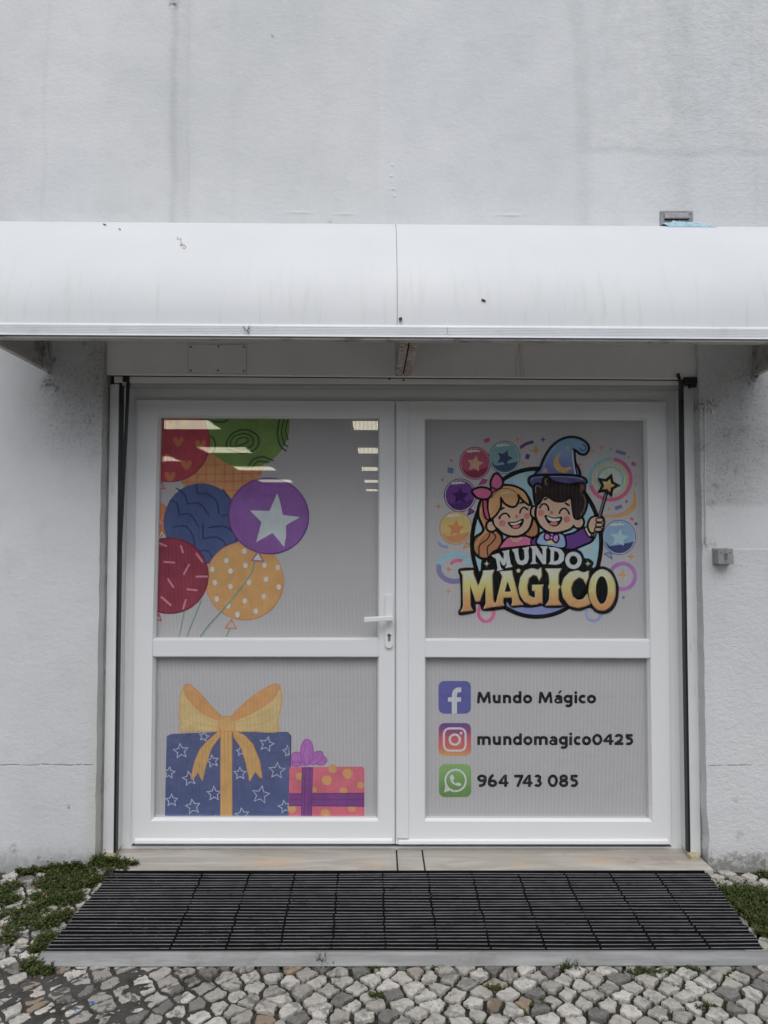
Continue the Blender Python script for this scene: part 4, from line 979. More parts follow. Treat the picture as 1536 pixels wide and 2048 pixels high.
class Art:
    """one printed motif: flat shapes in the coordinates of a traced picture, laid on the film"""
    def __init__(s, pane, ox, oy, sc): s.p, s.ox, s.oy, s.sc, s.mb = pane, ox, oy, sc, MB()
    def w(s, p): q = at(s.ox+p[0]/s.sc, s.oy+p[1]/s.sc, YP+.012); return (q.x, q.z)
    def zr(s, v0, v1): return (round(s.w((0, v0))[1], 4), round(s.w((0, v1))[1], 4))
    def clip(s, poly):
        q = s.p.q; xl_ = lambda z: q[0].x+(q[3].x-q[0].x)*(z-q[0].z)/(q[3].z-q[0].z); xr_ = lambda z: q[1].x+(q[2].x-q[1].x)*(z-q[1].z)/(q[2].z-q[1].z)
        zb = (q[0].z+q[1].z)/2; zt = (q[2].z+q[3].z)/2
        tests = (lambda p: p[0]-xl_(p[1])-.0005, lambda p: xr_(p[1])-p[0]-.0005, lambda p: p[1]-zb-.0005, lambda p: zt-p[1]-.0005)
        for t in tests:
            out = []
            for i in range(len(poly)):
                a, b = poly[i], poly[(i+1) % len(poly)]; da, db = t(a), t(b)
                if da >= 0: out.append(a)
                if (da > 0) != (db > 0) and da != db and da*db < 0:
                    f = da/(da-db); out.append((a[0]+(b[0]-a[0])*f, a[1]+(b[1]-a[1])*f))
            poly = out
            if len(poly) < 3: return []
        return poly
    def put(s, polys, m):
        y = s.p.next()
        for poly in polys:
            c = s.clip([s.w(p) for p in poly])
            if len(c) >= 3:
                area = sum(c[i][0]*c[(i+1) % len(c)][1]-c[(i+1) % len(c)][0]*c[i][1] for i in range(len(c)))
                if area < 0: c = c[::-1]
                s.mb.add([(a, y, b) for a, b in c], [tuple(range(len(c)))], m)
    def fill(s, pts, m):
        tr = tessellate_polygon([[Vector((a, b, 0)) for a, b in pts]]); s.put([[pts[i] for i in t] for t in tr], m)
    def line(s, pts, wd, m, closed=False, cap=True):
        pts = [p for i, p in enumerate(pts) if i == 0 or math.dist(p, pts[i-1]) > 1e-6]
        if closed and math.dist(pts[0], pts[-1]) < 1e-6: pts = pts[:-1]
        k = len(pts); L, Rr = [], []
        for i in range(k):
            if closed: a, b, c = pts[i-1], pts[i], pts[(i+1) % k]
            else: a, b, c = pts[max(i-1, 0)], pts[i], pts[min(i+1, k-1)]
            def nr(p, q):
                d = math.dist(p, q)
                return ((-(q[1]-p[1])/d, (q[0]-p[0])/d) if d > 0 else None)
            n1, n2 = nr(a, b), nr(b, c); n1 = n1 or n2; n2 = n2 or n1
            mx, my = n1[0]+n2[0], n1[1]+n2[1]; l = math.hypot(mx, my) or 1; mx, my = mx/l, my/l
            cs = max(.5, mx*n1[0]+my*n1[1]); h = wd/2/cs
            L.append((b[0]+mx*h, b[1]+my*h)); Rr.append((b[0]-mx*h, b[1]-my*h))
        polys = []
        for i in range(k if closed else k-1):
            j = (i+1) % k; polys += [[L[i], L[j], Rr[j]], [L[i], Rr[j], Rr[i]]]
        s.put(polys, m)
        if cap and not closed:
            for e in (pts[0], pts[-1]): s.fill(el(*e, wd/2, n=12), m)
    def shape(s, pts, m, om=None, ow=0):
        if om is not None: s.line(pts, ow*2.7, om, True)
        s.fill(pts, m)
        if om is not None: s.line(pts, ow*.9, om, True)
    def build(s, name, label=None):
        if not s.mb.v: return None
        o = s.mb.build(name, s.p.o, fix=False)
        if label: o['label'] = label
        return o
BLK = ink((13, 12, 14), tex=.02); WHT = ink((190, 190, 188), tex=0); FILM = ink((166, 160, 164), tex=.012, name='window_film')
def film(P_):
    y = P_.y; q = P_.q; e = .002
    b_ = MB(); b_.add([(q[0].x-e, y, q[0].z-e), (q[1].x+e, y, q[1].z-e), (q[2].x+e, y, q[2].z+e), (q[3].x-e, y, q[3].z+e)], [(0, 1, 2, 3)], FILM)
    b_.build('window_film', P_.o, fix=False)
PLU, PLL, PRU, PRL = (Pane(*a) for a in (lpu, lpl, rpu, rpl))
for p_ in (PLU, PLL, PRU, PRL): film(p_)

# ---- balloons (left upper pane)
def artC(): return Art(PLU, 290, 820, 3.012)
GREEN = ink((105, 140, 118), tex=.1)
a = artC(); a.line(cr([(530, 365), (528, 430), (518, 510)], False), 11, GREEN)
a.build('balloon_string_print')
for pts, w_ in (([(90, 480), (82, 520), (74, 560)], 8), (cr([(235, 1215), (222, 1290), (200, 1385)], False), 7), (cr([(338, 1150), (290, 1270), (244, 1385)], False), 9), ([(512, 1315), (480, 1385)], 8)):
    a = artC(); a.line(pts, w_, GREEN); a.build('balloon_string_print')
ORG, ORGD = (217, 142, 60), (205, 100, 45)
a = artC(); c = el(450, 310, 262, 262); a.fill(c, ink((222, 150, 62))); rd = ink((200, 90, 60))
for x in range(205, 720, 55):
    h = math.sqrt(max(0, 262**2-(x-450)**2)); a.line([(x, 310-h), (x-4, 310+h)], 7, rd, cap=False)
for y in (265, 330, 385, 430, 485, 535):
    h = math.sqrt(max(0, 262**2-(y-310)**2)); a.line([(450-h, y+6), (450+h, y-4)], 7, rd, cap=False)
a.build('balloon_print', 'printed orange balloon with a red check pattern')
a = artC(); a.fill(el(610, 88, 262, 262), ink((104, 138, 48), tex=.14)); dg = ink((45, 70, 40))
for pts in ([(500, 235), (490, 200), (530, 140), (610, 118), (680, 160), (675, 225), (600, 262), (530, 245)],):
    a.line(cr(pts), 9, dg, True); a.line(cr([(520+(x-500)*.72, 212+(y-212)*.66+(-8)) for x, y in pts]), 8, dg, True); a.line(cr([(548, 215), (560, 175), (610, 165), (620, 190), (580, 210)]), 7, dg, True)
a.line(cr([(342, 150), (400, 160), (425, 210), (405, 260)], False), 9, dg); a.line(cr([(345, 185), (380, 195), (390, 240)], False), 8, dg)
a.line(cr([(810, 60), (798, 140), (815, 215), (850, 245)], False), 9, dg); a.line(cr([(838, 60), (822, 130), (838, 200), (858, 220)], False), 8, dg); a.line(cr([(860, 60), (846, 120), (862, 180)], False), 7, dg)
a.line(cr([(620, 345), (650, 300), (710, 282), (770, 305)], False), 9, dg); a.line(cr([(645, 345), (680, 310), (745, 315)], False), 8, dg)
a.line(cr([(370, 55), (420, 72), (480, 70), (500, 50)], False), 9, dg)
a.build('balloon_print', 'printed green balloon with dark swirls')
a = artC(); a.fill(el(150, 190, 242, 245), ink((182, 42, 68), tex=.14)); a.line(el(150, 190, 239, 242), 7, ink((150, 30, 60)), True)
for x, y in ((200, 190), (335, 210), (250, 330), (150, 400), (240, 60), (110, 290), (150, 95)):
    a.fill(cr([(x, y+32), (x-30, y), (x-30, y-22), (x-10, y-28), (x, y-8), (x+16, y-28), (x+32, y-18), (x+26, y+6)], n=3), ink((196, 100, 42)))
a.line([(98, 432), (78, 470), (120, 476), (98, 432)], 7, ink((195, 70, 100)), cap=False)
a.build('balloon_print', 'printed red balloon with orange hearts')
a = artC(); a.fill(el(58, 662, 110, 108), ink((214, 116, 48)))
for x, y in ((85, 670), (100, 752)): a.line([(x-14, y+16), (x, y-18), (x+14, y+14)], 6, WHT); 
a.build('balloon_print', 'printed small orange balloon cut by the left edge')
a = artC(); bl_ = ink((66, 82, 132), tex=.13); a.fill(el(343, 685, 230, 245, rot=-15), bl_); dk = ink((46, 52, 92))
for pts in ([(150, 545), (190, 560), (208, 635)], [(190, 472), (240, 510), (255, 570)], [(255, 565), (330, 565), (385, 635)], [(210, 632), (270, 628), (320, 700)], [(310, 450), (320, 500), (375, 505), (430, 550), (445, 620)], [(170, 705), (240, 700), (285, 750), (298, 830)], [(350, 690), (350, 770)],
            [(350, 775), (430, 765), (480, 800), (495, 860)], [(380, 710), (470, 700), (530, 735), (555, 790)], [(325, 850), (380, 850), (420, 920)], [(460, 635), (500, 632)], [(470, 480), (500, 520)]): a.line(cr(pts, False), 8, dk)
a.build('balloon_print', 'printed dark blue balloon with scalloped lines')
a = artC(); a.fill(el(600, 1030, 238, 236), ink((222, 156, 62), tex=.1)); a.line(el(600, 1030, 235, 233), 6, ink((215, 130, 45)), True)
for x, y in ((405, 960), (515, 970), (605, 937), (720, 935), (800, 948), (598, 850), (490, 908), (420, 1040), (515, 1063), (627, 1038), (728, 1020), (806, 1066), (432, 1138), (602, 1150), (716, 1123), (500, 1180), (557, 1232), (667, 1212)):
    a.fill(el(x, y, 14, 17, n=14), WHT)
a.line([(520, 1262), (485, 1312), (550, 1316), (520, 1262)], 8, ink((215, 140, 55)), cap=False)
a.build('balloon_print', 'printed yellow balloon with white dots')
a = artC(); a.fill(el(148, 998, 236, 230), ink((140, 36, 62), tex=.14)); a.line(el(148, 998, 233, 227), 7, ink((110, 25, 55)), True); pk = ink((215, 120, 140))
for (x, y, dx, dy) in ((100, 808, 28, 12), (222, 838, 6, 20), (328, 890, 18, 24), (146, 917, 30, 2), (250, 960, 15, -28), (343, 1003, 32, 0), (155, 1043, 16, 24), (284, 1083, 28, 3), (128, 1152, 28, 24), (238, 1170, 8, -26), (60, 990, 8, 2)):
    a.line([(x-dx, y-dy), (x+dx, y+dy)], 12, pk)
a.line([(82, 1225), (60, 1262), (98, 1268), (82, 1225)], 7, ink((170, 40, 80)), cap=False)
a.build('balloon_print', 'printed dark red balloon with pink dashes')
a = artC(); a.fill(el(745, 638, 244, 231, rot=10), ink((134, 76, 158), tex=.12)); a.line(el(745, 638, 241, 228, rot=10), 7, ink((100, 45, 130)), True)
a.fill([(797, 500), (815, 560), (830, 632), (935, 645), (848, 695), (850, 760), (838, 825), (768, 740), (670, 797), (702, 675), (632, 605), (750, 608)], ink((180, 188, 190), tex=.08))
a.fill([(682, 855), (645, 905), (712, 911)], WHT); a.line([(682, 855), (645, 905), (712, 911), (682, 855)], 8, ink((150, 70, 150)), cap=False)
a.line(cr([(660, 905), (645, 975), (580, 1070), (490, 1180), (380, 1300), (322, 1385)], False), 9, GREEN)
a.build('balloon_print', 'printed purple balloon with a pale star')

# ---- gifts (left lower pane)
def artD(): return Art(PLL, 290, 1290, 3.012)
a = artD(); a.fill([(130, 548), (160, 536), (440, 524), (860, 524), (880, 545), (876, 720), (864, 1060), (118, 1060)], ink((74, 84, 132), tex=.12)); a.line([(879, 545), (876, 720), (864, 1060)], 6, ink((45, 45, 90)), cap=False)
ws = ink((170, 178, 205), tex=0)
rq = random.Random(8)
for x, y, r_ in ((215, 640, 46), (355, 552, 30), (407, 700, 38), (145, 770, 36), (268, 805, 44), (578, 640, 30), (733, 598, 46), (862, 640, 34), (795, 758, 50), (572, 775, 38), (415, 897, 44), (160, 937, 38), (288, 975, 46), (697, 903, 54), (842, 975, 40), (585, 1025, 44), (430, 1050, 26)):
    st = star(x, y, r_, r_*.46, 5, -90+rq.uniform(-14, 14)); st = [(min(p[0], 868), p[1]) for p in st]; a.line(st, 5.5, ws, True)
a.build('gift_box_print', 'printed blue gift box with white stars')
a = artD(); au = ink((190, 142, 50), tex=.1); al = ink((196, 118, 40)); ye = ink((218, 182, 100), tex=.1); oi = ink((217, 146, 52), tex=.08)
a.fill([(458, 515), (524, 515), (526, 1060), (452, 1060)], au)
for x in (455, 478, 500, 523): a.line([(x, 520), (x, 1058)], 4, al, cap=False)
for tail in ([(450, 515), (380, 575), (330, 630), (300, 700), (275, 805), (285, 812), (316, 765), (345, 818), (368, 720), (400, 620), (452, 550)], [(530, 515), (600, 545), (650, 600), (690, 700), (705, 800), (695, 800), (663, 762), (630, 822), (610, 720), (580, 620), (535, 555)]):
    a.fill(tail, au); a.line(tail, 5, al, True)
    if tail[0][0] < 500: a.line(cr([(440, 545), (360, 630), (325, 740)], False), 4, al)
    else: a.line(cr([(560, 560), (625, 630), (655, 745)], False), 4, al)
L1 = cr([(450, 515), (340, 520), (218, 523), (212, 470), (208, 430), (207, 370), (215, 300), (235, 262), (262, 300), (330, 380), (455, 440)], n=4); a.fill(L1, ye); a.line(L1, 6, oi, True)
L2 = cr([(460, 432), (400, 370), (330, 290), (270, 240), (238, 243), (236, 275), (262, 330), (330, 400), (400, 440), (448, 455)], n=4); a.fill(L2, oi); a.line(L2, 5, al, True)
R1 = cr([(530, 515), (650, 520), (797, 523), (800, 460), (812, 400), (825, 350), (822, 290), (808, 262), (760, 340), (640, 410), (530, 445)], n=4); a.fill(R1, ye); a.line(R1, 6, oi, True)
R2 = cr([(520, 430), (600, 350), (690, 280), (770, 238), (805, 240), (810, 265), (760, 330), (650, 405), (580, 440), (535, 455)], n=4); a.fill(R2, oi); a.line(R2, 5, al, True)
for q in ([(300, 400), (400, 460), (442, 470)], [(240, 440), (340, 480), (440, 490)], [(545, 465), (640, 440), (760, 390)], [(545, 485), (660, 485), (760, 450)]): a.line(cr(q, False), 3.5, oi)
kn = cr([(445, 500), (446, 455), (465, 433), (515, 433), (536, 460), (536, 515), (490, 520), (448, 515)], n=4); a.fill(kn, au); a.line(kn, 6, al, True)
a.build('ribbon_print', 'printed golden ribbon and bow on the blue gift')
a = artD(); pkb = [(871, 737), (1310, 733), (1322, 745), (1321, 1060), (862, 1060)]; a.fill(pkb, ink((218, 84, 112), tex=.12)); yd = ink((222, 152, 60))
for x, y, r_ in ((1130, 745, 26), (1220, 775, 31), (1095, 815, 30), (932, 792, 24), (1298, 845, 22), (1195, 882, 25), (1020, 872, 16), (886, 990, 24), (1087, 1015, 28), (1247, 982, 24)): a.fill(el(x, y, r_, n=24), yd)
a.build('gift_box_print', 'printed pink gift box with yellow dots')
a = artD(); pu = ink((122, 52, 132), tex=.1); pd = ink((92, 35, 110)); pl = ink((168, 84, 176), tex=.1); pn = ink((150, 60, 150))
a.fill([(868, 897), (1321, 893), (1321, 970), (866, 970)], pu); a.line([(868, 897), (1321, 893)], 5, pd); a.line([(866, 968), (1321, 972)], 5, pd); a.line([(868, 932), (1321, 932)], 3, pd)
a.fill([(948, 735), (1012, 735), (1004, 1060), (938, 1060)], pu)
for x in (948, 965, 995, 1010): a.line([(x, 738), (x-8, 1058)], 4, pd, cap=False)
a.fill([(878, 660), (940, 665), (980, 728), (878, 732)], pl)
for (x, y, rx, ry, ro) in ((1062, 697, 34, 26, -10), (916, 680, 36, 34, 30), (1030, 680, 50, 32, -40), (976, 645, 38, 78, 0), (910, 718, 26, 14, 0)):
    a.fill(el(x, y, rx, ry, ro), pl); a.line(el(x, y, rx, ry, ro), 6, pn, True)
for q in ([(965, 715), (955, 660), (970, 600)], [(985, 715), (1000, 650), (990, 600)], [(985, 720), (1020, 680), (1050, 655)]): a.line(cr(q, False), 4, pn)
a.build('ribbon_print', 'printed purple ribbon and bow on the pink gift')

# ---- logo (right upper pane)
def artA(): return Art(PRU, 840, 830, 3.268)
def artF(): return Art(PRU, 930, 860, 5.12)
def artE(): return Art(PRU, 900, 1080, 4.518)
a = artA()
def arc(cx, cy, rx, ry, w_, m, a0=0, a1=360):
    p_ = el(cx, cy, rx, ry, 0, a0, a1, 40)
    a.line(p_, w_, m, closed=(a1-a0 >= 360), cap=False)
arc(225, 1000, 102, 88, 34, ink((120, 112, 160)), 20, 200); arc(225, 1000, 102, 88, 34, ink((118, 172, 190)), 195, 350); arc(250, 990, 50, 40, 22, ink((212, 84, 132)), 200, 300)
arc(1325, 1055, 82, 84, 26, ink((168, 96, 178)), 0, 360)
arc(432, 1292, 50, 58, 22, ink((212, 80, 142)), -20, 200); arc(432, 1292, 50, 58, 22, ink((212, 80, 142)), 200, 340); arc(1135, 1292, 50, 55, 20, ink((128, 146, 184)), 0, 360)
rcx, rcy = 1245, 420
arc(rcx, rcy, 134, 134, 24, ink((112, 164, 172)), 160, 282); arc(rcx, rcy, 134, 134, 24, ink((206, 74, 120)), 280, 522)
arc(rcx, rcy, 102, 102, 12, ink((204, 174, 100)), 130, 390); a.fill(el(rcx, rcy, 95, 95), ink((188, 186, 148))); arc(rcx, rcy, 82, 82, 18, ink((120, 170, 182)), 110, 400); a.fill(el(rcx, rcy, 62, 62), ink((184, 188, 176)))
a.fill(cr([(1395, 485), (1420, 560), (1395, 625), (1320, 665), (1190, 668), (1190, 652), (1300, 645), (1370, 600), (1395, 550)], n=4), ink((212, 150, 72)))
sp_o = ink((205, 134, 62)); 
for x, y, r_ in ((120, 598, 29), (190, 1010, 27), (186, 1152, 25), (672, 312, 24), (758, 232, 44), (1188, 210, 30), (1128, 236, 16), (1325, 1045, 37), (1380, 925, 32), (1234, 615, 16), (640, 157, 27), (1410, 452, 13), (1085, 282, 13)): a.fill(spark(x, y, r_), sp_o)
a.fill(spark(805, 160, 24), ink((86, 66, 136))); a.fill(spark(1045, 325, 22), ink((206, 100, 110)))
def bit(x, y, w_, h, ro, m): c_, s__ = math.cos(R(ro)), math.sin(R(ro)); a.fill([(x+u*c_-v*s__, y+u*s__+v*c_) for u, v in ((-w_, -h), (w_, -h), (w_, h), (-w_, h))], m)
pk_, bl2, pu2 = ink((196, 62, 104)), ink((96, 112, 158)), ink((100, 50, 124))
for q in ((438, 165, 19, 13, -20, pk_), (205, 298, 8, 6, 20, pk_), (1397, 320, 16, 12, 30, pk_), (1350, 565, 9, 8, 40, pk_), (1386, 680, 11, 8, 30, pk_), (1413, 711, 11, 8, 10, pu2), (703, 272, 13, 17, 20, pu2), (200, 362, 20, 18, 10, bl2), (1298, 603, 24, 12, -20, bl2), (1313, 245, 34, 11, 16, bl2), (145, 424, 8, 7, 0, bl2), (160, 405, 7, 5, -20, sp_o), (1330, 1193, 9, 9, 0, bl2), (1245, 222, 5, 5, 0, bl2), (1367, 275, 6, 5, 0, pk_), (1407, 398, 4, 5, 0, pk_)): bit(*q)
a.line(cr([(655, 215), (695, 188), (742, 175)], False), 20, pu2, cap=False); a.line(cr([(118, 828), (140, 855), (185, 865)], False), 18, ink((120, 138, 180)), cap=False)
a.build('confetti_print')
def lballoon(x, y, rx, ry, body, low, rim, st, lbl, knot=None, strot=-90, lightrim=(196, 190, 190)):
    global a
    a = artA(); rm_ = ink(rim)
    if knot: a.fill(knot, ink(body)); a.line(knot, 6, rm_, True)
    a.fill(el(x, y, rx, ry), rm_); a.fill(el(x, y, rx-6, ry-6), ink(lightrim, tex=.02)); a.fill(el(x, y, rx-11, ry-11), ink(body, tex=.07))
    cres = [(x+(rx-12)*math.cos(R(t)), y+(ry-12)*math.sin(R(t))) for t in range(15, 166, 10)]+[(x-(rx*.55), y+ry*.50), (x, y+ry*.42), (x+rx*.55, y+ry*.30)]
    a.fill(cres, ink(low, tex=.07)); a.fill(star(x, y+4, rx*.55, rx*.27, 5, strot), ink(st, tex=.04))
    for dx, r_ in ((-.42, 11), (-.22, 14), (0.02, 13), (.22, 9)): a.fill(el(x+rx*dx, y-ry*.76+abs(dx)*14, r_, r_*.7, 0, n=14), ink((200, 200, 200), tex=0))
    a.build('balloon_print', lbl)
lballoon(360, 315, 103, 108, (176, 58, 96), (136, 34, 68), (140, 36, 84), (214, 160, 116), 'logo: pink balloon with a cream star', [(410, 418), (440, 425), (425, 448), (385, 456)], -80, (198, 140, 150))
lballoon(553, 277, 104, 109, (102, 150, 152), (58, 74, 112), (80, 104, 128), (52, 66, 104), 'logo: teal balloon with a dark star', None, -70, (150, 180, 184))
lballoon(262, 525, 106, 110, (104, 48, 134), (78, 30, 106), (70, 34, 96), (64, 22, 92), 'logo: purple balloon with a dark purple star', [(325, 605), (355, 632), (345, 640), (312, 655)], -88)
lballoon(234, 738, 107, 110, (214, 178, 74), (192, 120, 52), (172, 112, 66), (204, 118, 40), 'logo: yellow balloon with an orange star', [(300, 835), (325, 845), (318, 858), (285, 872)], -85, (208, 180, 130))
lballoon(1303, 800, 110, 115, (116, 152, 184), (58, 62, 116), (84, 98, 146), (160, 196, 208), 'logo: blue balloon with a pale star', [(1205, 908), (1225, 898), (1250, 905), (1255, 940)], -82, (170, 188, 206))
a = artA(); a.fill(el(762, 835, 436, 498, n=64), BLK); a.fill(el(762, 835, 408, 470, n=64), ink((128, 172, 190), (150, 190, 205), None) if 0 else ink((140, 182, 198), tex=.06)); a.fill([p for p in el(762, 835, 408, 470, n=96) if p[1] > 1180], ink((122, 130, 190)))
for x, y, r_ in ((680, 415, 20), (628, 425, 8), (1103, 878, 24)): a.fill(spark(x, y, r_), ink((210, 190, 110)))
a.build('logo_disc_print')
SK, SK2 = ink((222, 176, 144), tex=.04), ink((206, 128, 104), tex=.03); HA = ink((196, 138, 68), tex=.06); HB = ink((172, 104, 54), tex=.06); DBR = ink((44, 26, 26), tex=.05); CRM = ink((208, 186, 152), tex=.02); PKD = ink((212, 86, 144), tex=.05); PUR = ink((98, 44, 132), tex=.06)
# girl
a = artF()
bh = cr([(190, 700), (150, 770), (140, 860), (165, 940), (195, 1010), (175, 1060), (115, 1100), (88, 1160), (95, 1240), (170, 1310), (260, 1300), (330, 1250), (372, 1170), (370, 1090), (330, 1040), (260, 960), (235, 800)], n=3); a.shape(bh, HB, BLK, 16)
for q in ([(165, 800), (160, 880), (200, 960), (215, 1030), (150, 1110), (115, 1180)],): a.line(cr(q, False), 18, HA)
for q in ([(215, 960), (255, 1050), (225, 1120), (150, 1180), (145, 1290)], [(265, 1040), (315, 1090), (270, 1160), (230, 1200), (235, 1300)]): a.line(cr(q, False), 12, BLK)
a.shape(cr([(690, 900), (725, 940), (748, 1000), (740, 1070), (690, 1095), (620, 1080), (640, 1000)], n=3), HB, BLK, 14)
a.shape(cr([(350, 1235), (395, 1145), (465, 1090), (600, 1085), (680, 1115), (740, 1175), (700, 1215), (500, 1230)], n=3), PKD, BLK, 12)
a.shape(cr([(468, 1060), (575, 1060), (585, 1110), (540, 1140), (490, 1138), (465, 1100)], n=3), SK2, BLK, 7); a.line(cr([(462, 1098), (490, 1138), (545, 1142), (590, 1105)], False), 9, CRM)
a.shape(el(272, 985, 50, 52), SK, BLK, 13); a.line(cr([(250, 975), (285, 965), (310, 1000)], False), 10, SK2)
a.shape(cr([(330, 1000), (390, 1055), (480, 1085), (570, 1075), (645, 1020), (682, 930), (684, 830), (660, 720), (590, 640), (450, 620), (330, 700), (270, 820), (290, 930)], n=4), SK, BLK, 14)
a.fill(cr([(300, 900), (300, 960), (340, 1000), (330, 900)], n=3), SK)
hd_ = cr([(238, 740), (270, 640), (350, 582), (440, 568), (540, 592), (620, 650), (662, 760), (610, 730), (570, 690), (545, 660), (545, 720), (515, 775), (465, 780), (405, 745), (365, 690), (362, 780), (320, 860), (262, 905), (238, 850)], n=4); a.shape(hd_, HA, BLK, 13)
a.line(cr([(270, 700), (350, 610), (440, 600), (520, 640), (545, 700)], False), 6, DBR); a.line(cr([(262, 860), (320, 800), (355, 700)], False), 6, HB)
for x in (380, 412, 445): a.fill(el(x, 652-(x-380)*.28, 16, 11, -20, n=14), ink((222, 190, 140), tex=0))
a.shape(cr([(188, 712), (222, 716), (226, 800), (248, 905), (218, 905), (194, 830)], n=3), ink((182, 50, 104)), BLK, 9)
a.shape(cr([(78, 622), (150, 592), (230, 602), (272, 640), (245, 690), (190, 706), (125, 690), (92, 655)], n=3), ink((200, 72, 128)), BLK, 13)
a.shape(cr([(282, 600), (266, 545), (285, 485), (320, 448), (372, 492), (384, 555), (345, 600)], n=3), ink((200, 72, 128)), BLK, 13); a.shape(el(288, 615, 20), ink((180, 50, 110)), BLK, 8)
def eye(pts): a.line(cr(pts, False), 17, BLK)
eye([(352, 908), (372, 870), (410, 853), (440, 868), (456, 893)]); a.line([(352, 880), (340, 895)], 7, BLK); eye([(562, 850), (575, 812), (605, 792), (640, 815)]); a.line([(640, 815), (648, 795)], 7, BLK)
a.line([(368, 812), (396, 796)], 20, BLK); a.line([(565, 748), (602, 740)], 20, BLK)
for x, y, r_ in ((382, 955, 33), (633, 880, 31)): a.fill(el(x, y, r_, n=24), ink((214, 110, 104), tex=.02))
a.fill(el(530, 885, 18, 18, n=16), ink((206, 100, 88), tex=.02))
a.fill(cr([(438, 945), (520, 938), (598, 905), (592, 965), (548, 1008), (492, 1010), (456, 982)], n=4), BLK); a.fill(cr([(462, 955), (520, 950), (575, 927), (566, 948), (515, 970), (478, 970)], n=3), WHT); a.fill(cr([(482, 985), (530, 968), (562, 978), (540, 1003), (498, 1003)], n=3), ink((206, 90, 84), tex=.02))
a.build('printed_girl', 'logo: laughing cartoon girl with blonde hair and a pink bow')
# boy
a = artF()
a.shape(cr([(680, 1135), (760, 1085), (800, 1100), (760, 1190), (700, 1190)], n=3), PUR, BLK, 9)
a.shape(cr([(1010, 1095), (1110, 1062), (1220, 1005), (1265, 1060), (1300, 1130), (1200, 1180), (1090, 1225), (1000, 1215)], n=3), PUR, BLK, 13)
a.shape(cr([(740, 1165), (755, 1090), (800, 1050), (900, 1060), (990, 1065), (1025, 1120), (1020, 1200), (900, 1200)], n=3), ink((138, 166, 212), tex=.05), BLK, 12)
a.fill(cr([(835, 1160), (850, 1135), (880, 1130), (910, 1160), (880, 1170)], n=3), ink((206, 190, 106)))
tie = ink((188, 102, 184)); a.shape(cr([(828, 1060), (815, 1105), (840, 1125), (885, 1105), (860, 1075)], n=3), tie, BLK, 9); a.shape(cr([(890, 1100), (940, 1070), (958, 1110), (935, 1150), (905, 1130)], n=3), tie, BLK, 9); a.shape(el(885, 1102, 15), tie, BLK, 6)
a.shape(el(712, 840, 36, 56), SK, BLK, 12); a.shape(el(1158, 945, 55, 58), SK, BLK, 13); a.line(cr([(1130, 955), (1160, 925), (1178, 935), (1160, 975)], False), 9, SK2)
a.shape(cr([(735, 790), (728, 880), (765, 970), (835, 1032), (910, 1050), (1010, 1035), (1090, 1000), (1130, 930), (1130, 850), (1100, 740), (1040, 670), (850, 660), (770, 710)], n=4), SK, BLK, 14); a.fill(el(1130, 945, 26, 35), SK)
a.shape(cr([(750, 470), (775, 385), (830, 260), (900, 165), (980, 105), (1075, 78), (1170, 92), (1238, 135), (1262, 190), (1235, 238), (1190, 243), (1150, 215), (1108, 195), (1112, 240), (1122, 330), (1150, 475)], n=4), ink((96, 104, 168), (104, 146, 182), tuple(a.zr(430, 130)), tex=.08), BLK, 15)
a.line(cr([(1200, 150), (1232, 165), (1228, 205), (1195, 210), (1180, 185)], False), 9, BLK); a.line(cr([(1102, 210), (1108, 320), (1130, 460)], False), 14, ink((190, 190, 196), tex=0)); a.line(cr([(1112, 205), (1122, 320), (1146, 460)], False), 11, BLK)
a.line(cr([(785, 440), (850, 270), (930, 165)], False), 6, ink((150, 180, 206), tex=0))
a.fill(cr([(985, 232), (925, 280), (905, 350), (935, 412), (1010, 440), (1092, 395), (1075, 378), (1010, 385), (965, 345), (955, 295)], n=4), ink((206, 152, 62))); a.fill(star(1055, 185, 28, 14), ink((190, 150, 84))); a.fill(star(820, 415, 32, 15), ink((200, 150, 74)))
a.shape(cr([(655, 520), (680, 480), (760, 468), (950, 464), (1130, 472), (1215, 495), (1238, 535), (1180, 550), (1060, 560), (900, 545), (760, 550), (690, 575)], n=4), ink((76, 72, 130), tex=.06), BLK, 14)
a.line(cr([(672, 520), (700, 492), (790, 480), (960, 478), (1130, 486), (1210, 510)], False), 5, ink((160, 170, 205), tex=0))
a.shape(cr([(708, 660), (702, 590), (735, 552), (790, 560), (812, 490), (850, 480), (880, 520), (960, 548), (1080, 562), (1170, 545), (1222, 560), (1222, 640), (1248, 710), (1235, 810), (1190, 890), (1128, 900), (1105, 800), (1085, 690), (1010, 725), (920, 722), (840, 672), (790, 690), (760, 745), (722, 750)], n=4), DBR, BLK, 12)
a.fill(cr([(1170, 600), (1190, 560), (1215, 565), (1215, 610), (1185, 640)], n=3), ink((104, 66, 54))); a.line(cr([(1195, 655), (1232, 710), (1222, 800), (1185, 870)], False), 5, ink((150, 120, 106), tex=0)); a.line(cr([(725, 640), (722, 590), (745, 568), (780, 595)], False), 5, ink((170, 140, 120), tex=0)); a.line(cr([(835, 560), (820, 520), (838, 495)], False), 5, ink((180, 150, 130), tex=0))
eye([(765, 797), (785, 765), (820, 757), (848, 785), (855, 822)]); eye([(965, 852), (985, 815), (1020, 803), (1050, 825), (1066, 860)]); a.line([(812, 712), (838, 700)], 20, BLK); a.line([(1030, 752), (1062, 770)], 20, BLK)
for x, y, r_ in ((775, 850, 33), (1042, 915, 33)): a.fill(el(x, y, r_, n=24), ink((214, 110, 104), tex=.02))
a.fill(el(885, 847, 18, 18, n=16), ink((206, 100, 88), tex=.02))
